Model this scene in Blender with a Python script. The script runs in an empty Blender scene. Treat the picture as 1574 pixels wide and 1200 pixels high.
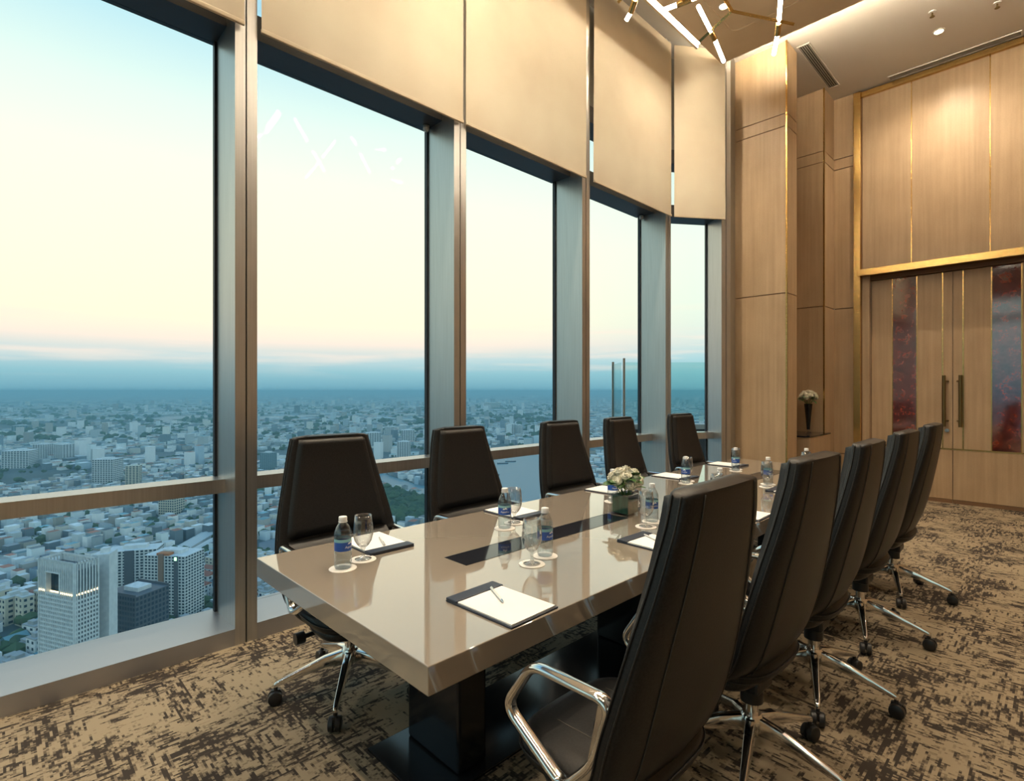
import bpy, bmesh, math, random
import numpy as np
from mathutils import Vector, Matrix

PI = math.pi
sc = bpy.context.scene
col = sc.collection

# ------------------------------------------------------------------ camera
F_PX, TH, CAM_H = 820.0, math.radians(45.8), 1.45
cam_d = bpy.data.cameras.new('camera')
cam_d.sensor_fit = 'HORIZONTAL'
cam_d.sensor_width = 36.0
cam_d.lens = F_PX / 1574.0 * 36.0
cam_d.clip_start = 0.05
cam_d.clip_end = 60000.0
cam = bpy.data.objects.new('camera', cam_d)
col.objects.link(cam)
cam.location = (0, 0, CAM_H)
cam.rotation_euler = (PI / 2, 0, TH)
sc.camera = cam

def ray(x, y):
    k = (x - 787) / F_PX
    s, c = math.sin(TH), math.cos(TH)
    return Vector((-s + c * k, c + s * k, (600 - y) / F_PX))

def on_z(x, y, Z):
    d = ray(x, y)
    return Vector((0, 0, CAM_H)) + d * ((Z - CAM_H) / d.z)

def at_depth(x, y, z):
    return Vector((0, 0, CAM_H)) + ray(x, y) * z

# ------------------------------------------------------------------ world: evening sky
wd = bpy.data.worlds.new('evening_sky')
sc.world = wd
wd.use_nodes = True
nt = wd.node_tree
nt.nodes.clear()
def N(tree, t, **kw):
    n = tree.nodes.new(t)
    for k, v in kw.items():
        if k.startswith('i_'):
            n.inputs[k[2:].replace('_', ' ')].default_value = v
        elif k[0] == 'n' and k[1:].isdigit():
            n.inputs[int(k[1:])].default_value = v
        else:
            setattr(n, k, v)
    return n
def ramp(tree, stops, interp='LINEAR'):
    r = tree.nodes.new('ShaderNodeValToRGB')
    r.color_ramp.interpolation = interp
    el = r.color_ramp.elements
    while len(el) < len(stops):
        el.new(0.5)
    for e, (p, c) in zip(el, stops):
        e.position = p
        e.color = (*c, 1) if len(c) == 3 else c
    return r

tc = N(nt, 'ShaderNodeTexCoord')
sep = N(nt, 'ShaderNodeSeparateXYZ')
nt.links.new(tc.outputs['Generated'], sep.inputs[0])
# elevation 0..1 (sine of the angle)
west = ramp(nt, [(0.0, (0.15, 0.35, 0.45)), (0.03, (0.27, 0.50, 0.57)), (0.055, (0.50, 0.64, 0.66)), (0.085, (0.95, 0.78, 0.66)), (0.12, (1.0, 0.88, 0.66)), (0.20, (1.0, 0.93, 0.70)),
                 (0.32, (0.95, 0.94, 0.75)), (0.42, (0.78, 0.90, 0.80)), (0.52, (0.46, 0.73, 0.82)), (0.65, (0.22, 0.48, 0.74)), (1.0, (0.14, 0.33, 0.62))])
north = ramp(nt, [(0.0, (0.17, 0.40, 0.49)), (0.03, (0.23, 0.50, 0.57)), (0.06, (0.34, 0.61, 0.66)), (0.10, (0.56, 0.74, 0.72)), (0.15, (0.66, 0.84, 0.76)), (0.25, (0.76, 0.91, 0.79)),
                  (0.35, (0.66, 0.88, 0.83)), (0.50, (0.44, 0.73, 0.82)), (0.65, (0.22, 0.48, 0.74)), (1.0, (0.14, 0.33, 0.62))])
nt.links.new(sep.outputs['Z'], west.inputs['Fac'])
nt.links.new(sep.outputs['Z'], north.inputs['Fac'])
# azimuth blend: glow lies towards the afterglow on the west side (-x)
dotn = N(nt, 'ShaderNodeVectorMath', operation='DOT_PRODUCT')
dotn.inputs[1].default_value = (-0.96, 0.28, 0.0)
nt.links.new(tc.outputs['Generated'], dotn.inputs[0])
mr = N(nt, 'ShaderNodeMapRange', interpolation_type='SMOOTHSTEP')
mr.inputs['From Min'].default_value = 0.45
mr.inputs['From Max'].default_value = 1.0
nt.links.new(dotn.outputs['Value'], mr.inputs['Value'])
mx = N(nt, 'ShaderNodeMixRGB')
nt.links.new(mr.outputs['Result'], mx.inputs['Fac'])
nt.links.new(north.outputs['Color'], mx.inputs['Color1'])
nt.links.new(west.outputs['Color'], mx.inputs['Color2'])
# thin streaks of cloud low over the horizon
mp = N(nt, 'ShaderNodeMapping')
mp.inputs['Scale'].default_value = (2.2, 2.2, 34.0)
nt.links.new(tc.outputs['Generated'], mp.inputs['Vector'])
cn = N(nt, 'ShaderNodeTexNoise')
cn.inputs['Scale'].default_value = 1.6
cn.inputs['Detail'].default_value = 5.0
nt.links.new(mp.outputs['Vector'], cn.inputs['Vector'])
cr = ramp(nt, [(0.50, (0, 0, 0)), (0.68, (1, 1, 1))])
nt.links.new(cn.outputs['Fac'], cr.inputs['Fac'])
band = ramp(nt, [(0.02, (0, 0, 0)), (0.06, (1, 1, 1)), (0.10, (1, 1, 1)), (0.17, (0, 0, 0))])
nt.links.new(sep.outputs['Z'], band.inputs['Fac'])
mul = N(nt, 'ShaderNodeMath', operation='MULTIPLY')
nt.links.new(cr.outputs['Color'], mul.inputs[0])
nt.links.new(band.outputs['Color'], mul.inputs[1])
mul2 = N(nt, 'ShaderNodeMath', operation='MULTIPLY')
mul2.inputs[1].default_value = 0.55
nt.links.new(mul.outputs[0], mul2.inputs[0])
mx2 = N(nt, 'ShaderNodeMixRGB')
mx2.inputs['Color2'].default_value = (1.0, 0.78, 0.66, 1)
nt.links.new(mul2.outputs[0], mx2.inputs['Fac'])
nt.links.new(mx.outputs['Color'], mx2.inputs['Color1'])
bg = N(nt, 'ShaderNodeBackground')
bg.inputs['Strength'].default_value = 1.2
nt.links.new(mx2.outputs['Color'], bg.inputs['Color'])
wo = N(nt, 'ShaderNodeOutputWorld')
nt.links.new(bg.outputs[0], wo.inputs['Surface'])

# ------------------------------------------------------------------ view
vs = sc.view_settings
vs.view_transform = 'Standard'
vs.look = 'None'
vs.exposure = 0.0
vs.gamma = 1.0
vs.use_curve_mapping = False
cy = sc.cycles
cy.use_denoising = True
cy.max_bounces = 10
cy.diffuse_bounces = 4
cy.glossy_bounces = 4
cy.transmission_bounces = 8
cy.transparent_max_bounces = 16
cy.volume_bounces = 0
cy.caustics_reflective = False
cy.caustics_refractive = False
cy.sample_clamp_indirect = 5.0

# ------------------------------------------------------------------ interior light strengths (warm lamps)
WARM = (1.0, 0.83, 0.62)
SLOT_EMIT, COVE_EMIT, TUBE_EMIT, SPOT_W = 150.0, 240.0, 55.0, 140.0

# ================================================================== materials
def mat(name, base=(0.8, 0.8, 0.8), rough=0.5, metal=0.0, **kw):
    m = bpy.data.materials.new(name)
    m.use_nodes = True
    b = m.node_tree.nodes['Principled BSDF']
    b.inputs['Base Color'].default_value = (*base, 1)
    b.inputs['Roughness'].default_value = rough
    b.inputs['Metallic'].default_value = metal
    for k, v in kw.items():
        b.inputs[k].default_value = v
    return m

def link_noise_color(m, c1, c2, scale=(1, 1, 1), nscale=5.0, detail=4.0, lo=0.35, hi=0.65, bump=0.0, coord='Object', rough=None):
    t = m.node_tree
    b = t.nodes['Principled BSDF']
    co = N(t, 'ShaderNodeTexCoord')
    mp_ = N(t, 'ShaderNodeMapping')
    mp_.inputs['Scale'].default_value = scale
    t.links.new(co.outputs[coord], mp_.inputs['Vector'])
    no = N(t, 'ShaderNodeTexNoise')
    no.inputs['Scale'].default_value = nscale
    no.inputs['Detail'].default_value = detail
    t.links.new(mp_.outputs['Vector'], no.inputs['Vector'])
    r = ramp(t, [(lo, c1), (hi, c2)])
    t.links.new(no.outputs['Fac'], r.inputs['Fac'])
    t.links.new(r.outputs['Color'], b.inputs['Base Color'])
    if bump:
        bp = N(t, 'ShaderNodeBump')
        bp.inputs['Strength'].default_value = bump
        bp.inputs['Distance'].default_value = 0.002
        t.links.new(no.outputs['Fac'], bp.inputs['Height'])
        t.links.new(bp.outputs['Normal'], b.inputs['Normal'])
    if rough:
        rr = N(t, 'ShaderNodeMapRange')
        rr.inputs['To Min'].default_value, rr.inputs['To Max'].default_value = rough
        t.links.new(no.outputs['Fac'], rr.inputs['Value'])
        t.links.new(rr.outputs['Result'], b.inputs['Roughness'])
    return m

M = {}
def wood(name, a, b_, rough=0.42):
    m = mat(name, a, rough)
    t = m.node_tree
    bs = t.nodes['Principled BSDF']
    co = N(t, 'ShaderNodeTexCoord')
    m1 = N(t, 'ShaderNodeMapping'); m1.inputs['Scale'].default_value = (26, 26, 0.9)
    m2 = N(t, 'ShaderNodeMapping'); m2.inputs['Scale'].default_value = (3.0, 3.0, 2.2)
    m3 = N(t, 'ShaderNodeMapping'); m3.inputs['Scale'].default_value = (60, 60, 120)
    for q in (m1, m2, m3):
        t.links.new(co.outputs['Object'], q.inputs['Vector'])
    n1 = N(t, 'ShaderNodeTexNoise'); n1.inputs['Scale'].default_value = 1.0; n1.inputs['Detail'].default_value = 5
    n2 = N(t, 'ShaderNodeTexNoise'); n2.inputs['Scale'].default_value = 1.0; n2.inputs['Detail'].default_value = 3
    n3 = N(t, 'ShaderNodeTexNoise'); n3.inputs['Scale'].default_value = 1.0; n3.inputs['Detail'].default_value = 2
    for n_, q in ((n1, m1), (n2, m2), (n3, m3)):
        t.links.new(q.outputs['Vector'], n_.inputs['Vector'])
    a1 = N(t, 'ShaderNodeMath', operation='MULTIPLY'); a1.inputs[1].default_value = 0.45
    a2 = N(t, 'ShaderNodeMath', operation='MULTIPLY_ADD'); a2.inputs[1].default_value = 0.35
    a3 = N(t, 'ShaderNodeMath', operation='MULTIPLY_ADD'); a3.inputs[1].default_value = 0.20
    t.links.new(n1.outputs['Fac'], a1.inputs[0])
    t.links.new(n2.outputs['Fac'], a2.inputs[0]); t.links.new(a1.outputs[0], a2.inputs[2])
    t.links.new(n3.outputs['Fac'], a3.inputs[0]); t.links.new(a2.outputs[0], a3.inputs[2])
    r = ramp(t, [(0.36, b_), (0.64, a)])
    t.links.new(a3.outputs[0], r.inputs['Fac'])
    t.links.new(r.outputs['Color'], bs.inputs['Base Color'])
    return m

M['wood'] = wood('figured_maple_veneer', (0.47, 0.335, 0.205), (0.35, 0.24, 0.14))
M['wood_groove'] = mat('veneer_groove', (0.16, 0.085, 0.04), 0.6)
M['brass'] = link_noise_color(mat('brushed_brass', (0.72, 0.47, 0.17), 0.26, 1.0), (0.62, 0.39, 0.13), (0.80, 0.55, 0.22), (2, 2, 60), 3.0)
M['bronze'] = mat('dark_bronze', (0.20, 0.155, 0.075), 0.35, 1.0)
M['ceil'] = mat('ceiling_paint', (0.74, 0.70, 0.65), 0.8)
M['tan'] = link_noise_color(mat('tan_ceiling', (0.77, 0.63, 0.46), 0.45), (0.75, 0.61, 0.44), (0.79, 0.65, 0.48), (1, 1, 1), 3.0)
M['alu'] = link_noise_color(mat('champagne_aluminium', (0.50, 0.49, 0.48), 0.36, 0.9), (0.47, 0.46, 0.445), (0.53, 0.52, 0.505), (30, 30, 0.6), 3.0)
M['sill'] = mat('sill_aluminium', (0.40, 0.40, 0.42), 0.40, 0.8)
M['gasket'] = mat('black_gasket', (0.015, 0.02, 0.03), 0.5)
M['transom'] = mat('dark_transom', (0.10, 0.10, 0.11), 0.4, 0.4)
M['spandrel'] = mat('spandrel_grey', (0.32, 0.33, 0.33), 0.6)
M['leather'] = link_noise_color(mat('black_leather', (0.011, 0.0115, 0.0125), 0.38), (0.008, 0.0083, 0.009), (0.014, 0.0145, 0.0155), (1, 1, 1), 180.0, 3.0, bump=0.10)
M['leather_side'] = link_noise_color(mat('black_leather_piping', (0.022, 0.022, 0.022), 0.3), (0.018, 0.018, 0.018), (0.03, 0.028, 0.026), (1, 1, 1), 150.0, 3.0, bump=0.12)
for _k in ('leather', 'leather_side'):
    M[_k].node_tree.nodes['Principled BSDF'].inputs['Specular IOR Level'].default_value = 0.27
M['thread'] = mat('stitch_thread', (0.045, 0.038, 0.03), 0.7)
M['chrome'] = mat('polished_aluminium', (0.80, 0.78, 0.75), 0.13, 1.0)
M['black'] = mat('black_plastic', (0.012, 0.012, 0.013), 0.4)
M['tabletop'] = mat('taupe_lacquer', (0.30, 0.255, 0.205), 0.05)
M['tabletop'].node_tree.nodes['Principled BSDF'].inputs['Coat Weight'].default_value = 1.0
M['tabletop'].node_tree.nodes['Principled BSDF'].inputs['Coat Roughness'].default_value = 0.02
M['inlay'] = mat('black_glass_inlay', (0.012, 0.014, 0.02), 0.06, 0.0)
M['pedestal'] = mat('black_lacquer', (0.010, 0.011, 0.014), 0.16)
M['paper'] = mat('paper', (0.86, 0.85, 0.83), 0.7)
M['navy'] = link_noise_color(mat('navy_leatherette', (0.016, 0.022, 0.04), 0.45), (0.014, 0.019, 0.034), (0.02, 0.027, 0.048), (1, 1, 1), 220.0, bump=0.1)
M['coaster'] = mat('white_card', (0.84, 0.80, 0.74), 0.7)
M['cap'] = mat('white_cap', (0.86, 0.86, 0.86), 0.4)
M['label_blue'] = mat('blue_label', (0.02, 0.09, 0.42), 0.35)
M['label_teal'] = mat('pale_teal_label', (0.25, 0.52, 0.60), 0.35)
M['white_ink'] = mat('white_ink', (0.88, 0.90, 0.92), 0.5)
M['petal'] = link_noise_color(mat('cream_petal', (0.82, 0.79, 0.66), 0.6), (0.78, 0.74, 0.58), (0.87, 0.85, 0.75), (1, 1, 1), 40.0)
M['leaf'] = link_noise_color(mat('green_leaf', (0.05, 0.13, 0.03), 0.5), (0.03, 0.09, 0.02), (0.08, 0.18, 0.04), (1, 1, 1), 60.0)
M['leafwrap'] = link_noise_color(mat('rolled_leaf', (0.03, 0.16, 0.09), 0.35), (0.02, 0.11, 0.06), (0.05, 0.20, 0.12), (30, 30, 3), 2.0)
M['vase_black'] = mat('black_glaze', (0.006, 0.006, 0.008), 0.15)
M['white_plastic'] = mat('white_plastic', (0.75, 0.75, 0.73), 0.45)
M['grille'] = mat('grille_grey', (0.42, 0.40, 0.37), 0.5, 0.3)
M['grille_dark'] = mat('grille_void', (0.03, 0.03, 0.03), 0.8)

def glassy(name, tint=(1, 1, 1), refl=1.0, power=4.0, f0=0.04):
    m = bpy.data.materials.new(name)
    m.use_nodes = True
    t = m.node_tree
    t.nodes.clear()
    tr = N(t, 'ShaderNodeBsdfTransparent'); tr.inputs['Color'].default_value = (*tint, 1)
    gl = N(t, 'ShaderNodeBsdfGlossy'); gl.inputs['Roughness'].default_value = 0.0
    fr = N(t, 'ShaderNodeLayerWeight'); fr.inputs['Blend'].default_value = 0.5
    pw = N(t, 'ShaderNodeMath', operation='POWER'); pw.inputs[1].default_value = power
    t.links.new(fr.outputs['Facing'], pw.inputs[0])
    ad = N(t, 'ShaderNodeMath', operation='MULTIPLY_ADD'); ad.inputs[1].default_value = 0.8; ad.inputs[2].default_value = f0
    t.links.new(pw.outputs[0], ad.inputs[0])
    mu = N(t, 'ShaderNodeMath', operation='MULTIPLY'); mu.inputs[1].default_value = refl
    mi = N(t, 'ShaderNodeMixShader')
    o = N(t, 'ShaderNodeOutputMaterial')
    t.links.new(ad.outputs[0], mu.inputs[0])
    t.links.new(mu.outputs[0], mi.inputs[0])
    t.links.new(tr.outputs[0], mi.inputs[1])
    t.links.new(gl.outputs[0], mi.inputs[2])
    t.links.new(mi.outputs[0], o.inputs['Surface'])
    return m
M['pane'] = glassy('window_glass', (0.97, 0.99, 0.985), 0.12)
M['goblet'] = glassy('clear_glass', (0.93, 0.94, 0.94), 1.1, 1.7, 0.08)
M['pet'] = glassy('clear_bottle_plastic', (0.92, 0.94, 0.95), 1.0, 2.2, 0.10)
M['screen_glass'] = glassy('balustrade_glass', (0.86, 0.95, 0.93), 0.8)
M['water'] = glassy('drinking_water', (0.93, 0.96, 0.97), 0.8)

def emissive(name, color, strength):
    m = mat(name, (0.9, 0.88, 0.84), 0.5)
    b = m.node_tree.nodes['Principled BSDF']
    b.inputs['Emission Color'].default_value = (*color, 1)
    b.inputs['Emission Strength'].default_value = strength
    return m
M['led'] = emissive('warm_led_diffuser', (1.0, 0.86, 0.64), SLOT_EMIT)
M['led_cove'] = emissive('warm_cove_led', (1.0, 0.84, 0.60), COVE_EMIT)
M['tube'] = emissive('opal_glass_tube', (1.0, 0.86, 0.64), TUBE_EMIT)
M['spot_face'] = emissive('downlight_lens', (1.0, 0.82, 0.55), 40.0)

# roller blind cloth: lets some daylight through
def cloth():
    m = bpy.data.materials.new('cream_blind_cloth')
    m.use_nodes = True
    t = m.node_tree
    t.nodes.clear()
    co = N(t, 'ShaderNodeTexCoord')
    wv = N(t, 'ShaderNodeTexNoise'); wv.inputs['Scale'].default_value = 2.2; wv.inputs['Detail'].default_value = 2
    t.links.new(co.outputs['Object'], wv.inputs['Vector'])
    r = ramp(t, [(0.3, (0.74, 0.63, 0.48)), (0.7, (0.80, 0.70, 0.54))])
    t.links.new(wv.outputs['Fac'], r.inputs['Fac'])
    d = N(t, 'ShaderNodeBsdfDiffuse')
    l = N(t, 'ShaderNodeBsdfTranslucent')
    t.links.new(r.outputs['Color'], d.inputs['Color'])
    t.links.new(r.outputs['Color'], l.inputs['Color'])
    mi = N(t, 'ShaderNodeMixShader'); mi.inputs[0].default_value = 0.30
    o = N(t, 'ShaderNodeOutputMaterial')
    t.links.new(d.outputs[0], mi.inputs[1]); t.links.new(l.outputs[0], mi.inputs[2]); t.links.new(mi.outputs[0], o.inputs[0])
    return m
M['blind'] = cloth()

def carpet():
    m = mat('distressed_weave_carpet', (0.4, 0.3, 0.2), 0.95)
    t = m.node_tree
    b = t.nodes['Principled BSDF']
    b.inputs['Specular IOR Level'].default_value = 0.1
    co = N(t, 'ShaderNodeTexCoord')
    sn = N(t, 'ShaderNodeVectorMath', operation='SNAP'); sn.inputs[1].default_value = (0.009, 0.009, 1.0)
    t.links.new(co.outputs['Object'], sn.inputs[0])
    def nz(scale, ns, det, rough=0.6, off=(0, 0, 0)):
        q = N(t, 'ShaderNodeMapping'); q.inputs['Scale'].default_value = scale; q.inputs['Location'].default_value = off
        t.links.new(sn.outputs[0], q.inputs['Vector'])
        n_ = N(t, 'ShaderNodeTexNoise'); n_.inputs['Scale'].default_value = ns; n_.inputs['Detail'].default_value = det
        n_.inputs['Roughness'].default_value = rough
        t.links.new(q.outputs['Vector'], n_.inputs['Vector'])
        return n_.outputs['Fac']
    def mth(op, a, b2):
        n_ = N(t, 'ShaderNodeMath', operation=op)
        for i, v in enumerate((a, b2)):
            if isinstance(v, (int, float)):
                n_.inputs[i].default_value = v
            else:
                t.links.new(v, n_.inputs[i])
        return n_.outputs[0]
    along = nz((52, 9, 1), 1.0, 3, 0.6)               # streaks along the room
    across = nz((12, 46, 1), 1.0, 3, 0.6, (3, 7, 0))   # streaks across it
    patch = nz((3.0, 2.0, 1), 1.0, 3, 0.6, (11, 2, 0))
    patch2 = nz((2.4, 3.6, 1), 1.0, 3, 0.6, (5, 19, 0))
    fine = nz((120, 120, 1), 1.0, 2)
    p1 = N(t, 'ShaderNodeMapRange'); p1.inputs['From Min'].default_value = 0.35; p1.inputs['From Max'].default_value = 0.65
    p1.inputs['To Min'].default_value = -0.14; p1.inputs['To Max'].default_value = 0.13
    t.links.new(patch, p1.inputs['Value'])
    p2 = N(t, 'ShaderNodeMapRange'); p2.inputs['From Min'].default_value = 0.35; p2.inputs['From Max'].default_value = 0.65
    p2.inputs['To Min'].default_value = -0.12; p2.inputs['To Max'].default_value = 0.10
    t.links.new(patch2, p2.inputs['Value'])
    s1 = mth('ADD', along, p1.outputs[0])
    s2 = mth('ADD', across, p2.outputs[0])
    mxx = mth('MAXIMUM', s1, s2)
    jit = mth('MULTIPLY', mth('SUBTRACT', fine, 0.5), 0.22)
    tot = mth('ADD', mxx, jit)
    r = ramp(t, [(0.515, (0.31, 0.25, 0.17)), (0.56, (0.18, 0.142, 0.098)), (0.605, (0.045, 0.037, 0.031))])
    t.links.new(tot, r.inputs['Fac'])
    t.links.new(r.outputs['Color'], b.inputs['Base Color'])
    bp = N(t, 'ShaderNodeBump'); bp.inputs['Strength'].default_value = 0.35; bp.inputs['Distance'].default_value = 0.004
    t.links.new(fine, bp.inputs['Height'])
    t.links.new(bp.outputs['Normal'], b.inputs['Normal'])
    return m
M['carpet'] = carpet()

def art_glass():
    m = mat('rust_red_art_glass', (0.2, 0.03, 0.015), 0.07)
    t = m.node_tree
    b = t.nodes['Principled BSDF']
    co = N(t, 'ShaderNodeTexCoord')
    v = N(t, 'ShaderNodeTexNoise'); v.inputs['Scale'].default_value = 9.0; v.inputs['Detail'].default_value = 7.0; v.inputs['Roughness'].default_value = 0.7
    t.links.new(co.outputs['Object'], v.inputs['Vector'])
    r = ramp(t, [(0.32, (0.008, 0.004, 0.004)), (0.47, (0.10, 0.012, 0.008)), (0.58, (0.19, 0.032, 0.014)), (0.72, (0.12, 0.05, 0.022))])
    t.links.new(v.outputs['Fac'], r.inputs['Fac'])
    t.links.new(r.outputs['Color'], b.inputs['Base Color'])
    bp = N(t, 'ShaderNodeBump'); bp.inputs['Strength'].default_value = 0.05; bp.inputs['Distance'].default_value = 0.004
    t.links.new(v.outputs['Fac'], bp.inputs['Height'])
    t.links.new(bp.outputs['Normal'], b.inputs['Normal'])
    b.inputs['IOR'].default_value = 2.5
    return m
M['art'] = art_glass()

# ================================================================== mesh helpers
class MB:
    def __init__(self):
        self.v, self.f = [], []
    def add(self, vs_, fs):
        o = len(self.v)
        self.v += [tuple(p) for p in vs_]
        self.f += [tuple(i + o for i in f) for f in fs]
        return self
    def box(self, x0, x1, y0, y1, z0, z1, mtx=None):
        p = [(x0, y0, z0), (x1, y0, z0), (x1, y1, z0), (x0, y1, z0), (x0, y0, z1), (x1, y0, z1), (x1, y1, z1), (x0, y1, z1)]
        if mtx is not None:
            p = [mtx @ Vector(q) for q in p]
        return self.add(p, [(0, 3, 2, 1), (4, 5, 6, 7), (0, 1, 5, 4), (1, 2, 6, 5), (2, 3, 7, 6), (3, 0, 4, 7)])
    def lathe(self, prof, n=24, c=(0, 0, 0), cap0=True, cap1=True):
        vs_, fs = [], []
        for r, z in prof:
            for i in range(n):
                a = 2 * PI * i / n
                vs_.append((c[0] + r * math.cos(a), c[1] + r * math.sin(a), c[2] + z))
        for j in range(len(prof) - 1):
            for i in range(n):
                k = (i + 1) % n
                fs.append((j * n + i, j * n + k, (j + 1) * n + k, (j + 1) * n + i))
        if cap0:
            fs.append(tuple(range(n))[::-1])
        if cap1:
            fs.append(tuple((len(prof) - 1) * n + i for i in range(n)))
        return self.add(vs_, fs)
    def tube(self, pts, r, n=10, closed=False, flat=1.0, up=None):
        pts = [Vector(p) for p in pts]
        m_ = len(pts)
        rs = r if isinstance(r, (list, tuple)) else [r] * m_
        vs_, fs = [], []
        prev = None
        for i in range(m_):
            if closed:
                t_ = (pts[(i + 1) % m_] - pts[i - 1]).normalized()
            else:
                t_ = (pts[min(i + 1, m_ - 1)] - pts[max(i - 1, 0)]).normalized()
            u = Vector(up) if up is not None else (prev if prev is not None else (Vector((0, 0, 1)) if abs(t_.z) < 0.9 else Vector((1, 0, 0))))
            a = (u - t_ * u.dot(t_)).normalized()
            prev = a
            b_ = t_.cross(a)
            for k in range(n):
                an = 2 * PI * k / n
                vs_.append(pts[i] + a * (rs[i] * math.cos(an)) + b_ * (rs[i] * flat * math.sin(an)))
        rings = m_ if closed else m_ - 1
        for i in range(rings):
            j = (i + 1) % m_
            for k in range(n):
                l = (k + 1) % n
                fs.append((i * n + k, i * n + l, j * n + l, j * n + k))
        if not closed:
            fs.append(tuple(range(n))[::-1])
            fs.append(tuple((m_ - 1) * n + k for k in range(n)))
        return self.add(vs_, fs)
    def mesh(self, name, m, smooth=False):
        me = bpy.data.meshes.new(name)
        me.from_pydata(self.v, [], self.f)
        if smooth:
            me.polygons.foreach_set('use_smooth', [True] * len(me.polygons))
        if m:
            me.materials.append(m)
        me.update()
        return me
    def build(self, name, m, parent=None, smooth=False, bevel=0.0, seg=2, kind=None, weld=False):
        me = self.mesh(name, m, smooth)
        bm = bmesh.new(); bm.from_mesh(me)
        if weld:
            bmesh.ops.remove_doubles(bm, verts=bm.verts, dist=1e-5)
        bmesh.ops.recalc_face_normals(bm, faces=bm.faces)
        if bevel:
            bmesh.ops.bevel(bm, geom=list(bm.edges), offset=bevel, segments=seg, affect='EDGES', profile=0.5, clamp_overlap=True)
            if smooth:
                for f in bm.faces:
                    f.smooth = True
        bm.to_mesh(me); bm.free()
        return link(name, me, parent, kind)

def link(name, me, parent=None, kind=None):
    o = bpy.data.objects.new(name, me)
    col.objects.link(o)
    if parent is not None:
        o.parent = parent
    if kind:
        o['kind'] = kind
    return o
def smooth_by_angle(o, ang=40):
    me = o.data
    me.polygons.foreach_set('use_smooth', [True] * len(me.polygons))
    bm = bmesh.new(); bm.from_mesh(me)
    for e in bm.edges:
        if len(e.link_faces) == 2 and e.calc_face_angle(0) > math.radians(ang):
            e.smooth = False
    bm.to_mesh(me); bm.free()
    return o
def empty(name, loc=(0, 0, 0), rz=0.0):
    o = bpy.data.objects.new(name, None)
    o.empty_display_size = 0.1
    col.objects.link(o)
    o.location = loc
    o.rotation_euler = (0, 0, rz)
    return o
def tag(o, label=None, cat=None, group=None, kind=None):
    if label: o['label'] = label
    if cat: o['category'] = cat
    if group: o['group'] = group
    if kind: o['kind'] = kind
    return o
def copy_tree(o, parent=None):
    c = o.copy()
    col.objects.link(c)
    c.parent = parent
    for ch in list(o.children):
        copy_tree(ch, c)
    return c
def bx(name, m, parent, x0, x1, y0, y1, z0, z1, bevel=0.0, kind=None, label=None):
    o = MB().box(x0, x1, y0, y1, z0, z1).build(name, m, parent, bevel=bevel, kind=kind)
    if label: o['label'] = label
    return o
ORD = ['first', 'second', 'third', 'fourth', 'fifth', 'sixth', 'seventh']

# ================================================================== room shell
XW, YE, YF = -3.27, 8.75, -4.2          # window wall front plane, door wall plane, rear wall plane
XR, CZ, TZ = 2.4, 5.64, 5.40            # right wall, upper ceiling, lowered tan ceiling
S = 'structure'
floor = bx('floor', M['carpet'], None, XW - 0.02, XR + 0.1, YF - 0.1, YE + 0.25, -0.10, 0.0, kind=S)
tag(floor, 'beige and dark brown distressed weave carpet', kind=S)
ceiling = bx('ceiling', M['ceil'], None, XW - 0.40, XR + 0.1, YF - 0.1, YE + 0.25, CZ, CZ + 0.2, kind=S)
tag(ceiling, 'warm white upper ceiling with downlights and air grilles')
bx('wall_right', M['wood'], None, XR, XR + 0.1, YF - 0.1, YE + 0.25, 0, CZ, kind=S)

# lowered tan ceiling with its LED slot beside the blinds and its cove edge by the pillar
TX0, TY1 = -2.86, 6.32
tanc = empty('ceiling_lowered', (0, 0, 0)); tag(tanc, 'lowered tan ceiling panel with glowing edges', kind=S)
bx('panel', M['tan'], tanc, TX0, XR - 0.35, YF + 0.3, TY1, TZ, TZ + 0.07)
bx('slot_lip', M['tan'], tanc, TX0 - 0.085, TX0 - 0.06, YF + 0.3, 5.84, TZ, TZ + 0.07)
bx('slot_back', M['ceil'], tanc, TX0 - 0.085, TX0, YF + 0.3, 5.84, TZ + 0.07, TZ + 0.09)
bx('led_strip', M['led'], tanc, TX0 - 0.056, TX0 - 0.004, YF + 0.3, 5.84, TZ + 0.052, TZ + 0.07)
bx('cove_led', M['led_cove'], tanc, TX0 + 0.1, XR - 0.45, TY1 - 0.06, TY1 - 0.02, TZ + 0.072, TZ + 0.09)
# shallow decorative groove line on the tan ceiling (rounded rectangle)
gp = []
gx0, gx1, gy0, gy1, gr = -2.52, XR - 0.8, YF + 0.8, 5.86, 0.10
for cx_, cy_, a0 in ((gx1 - gr, gy1 - gr, 0), (gx0 + gr, gy1 - gr, 90), (gx0 + gr, gy0 + gr, 180), (gx1 - gr, gy0 + gr, 270)):
    for i in range(7):
        a = math.radians(a0 + 15 * i)
        gp.append((cx_ + gr * math.cos(a), cy_ + gr * math.sin(a), TZ))
MB().tube(gp, 0.009, 8, closed=True).build('groove_line', M['tan'], tanc, smooth=True)

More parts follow.
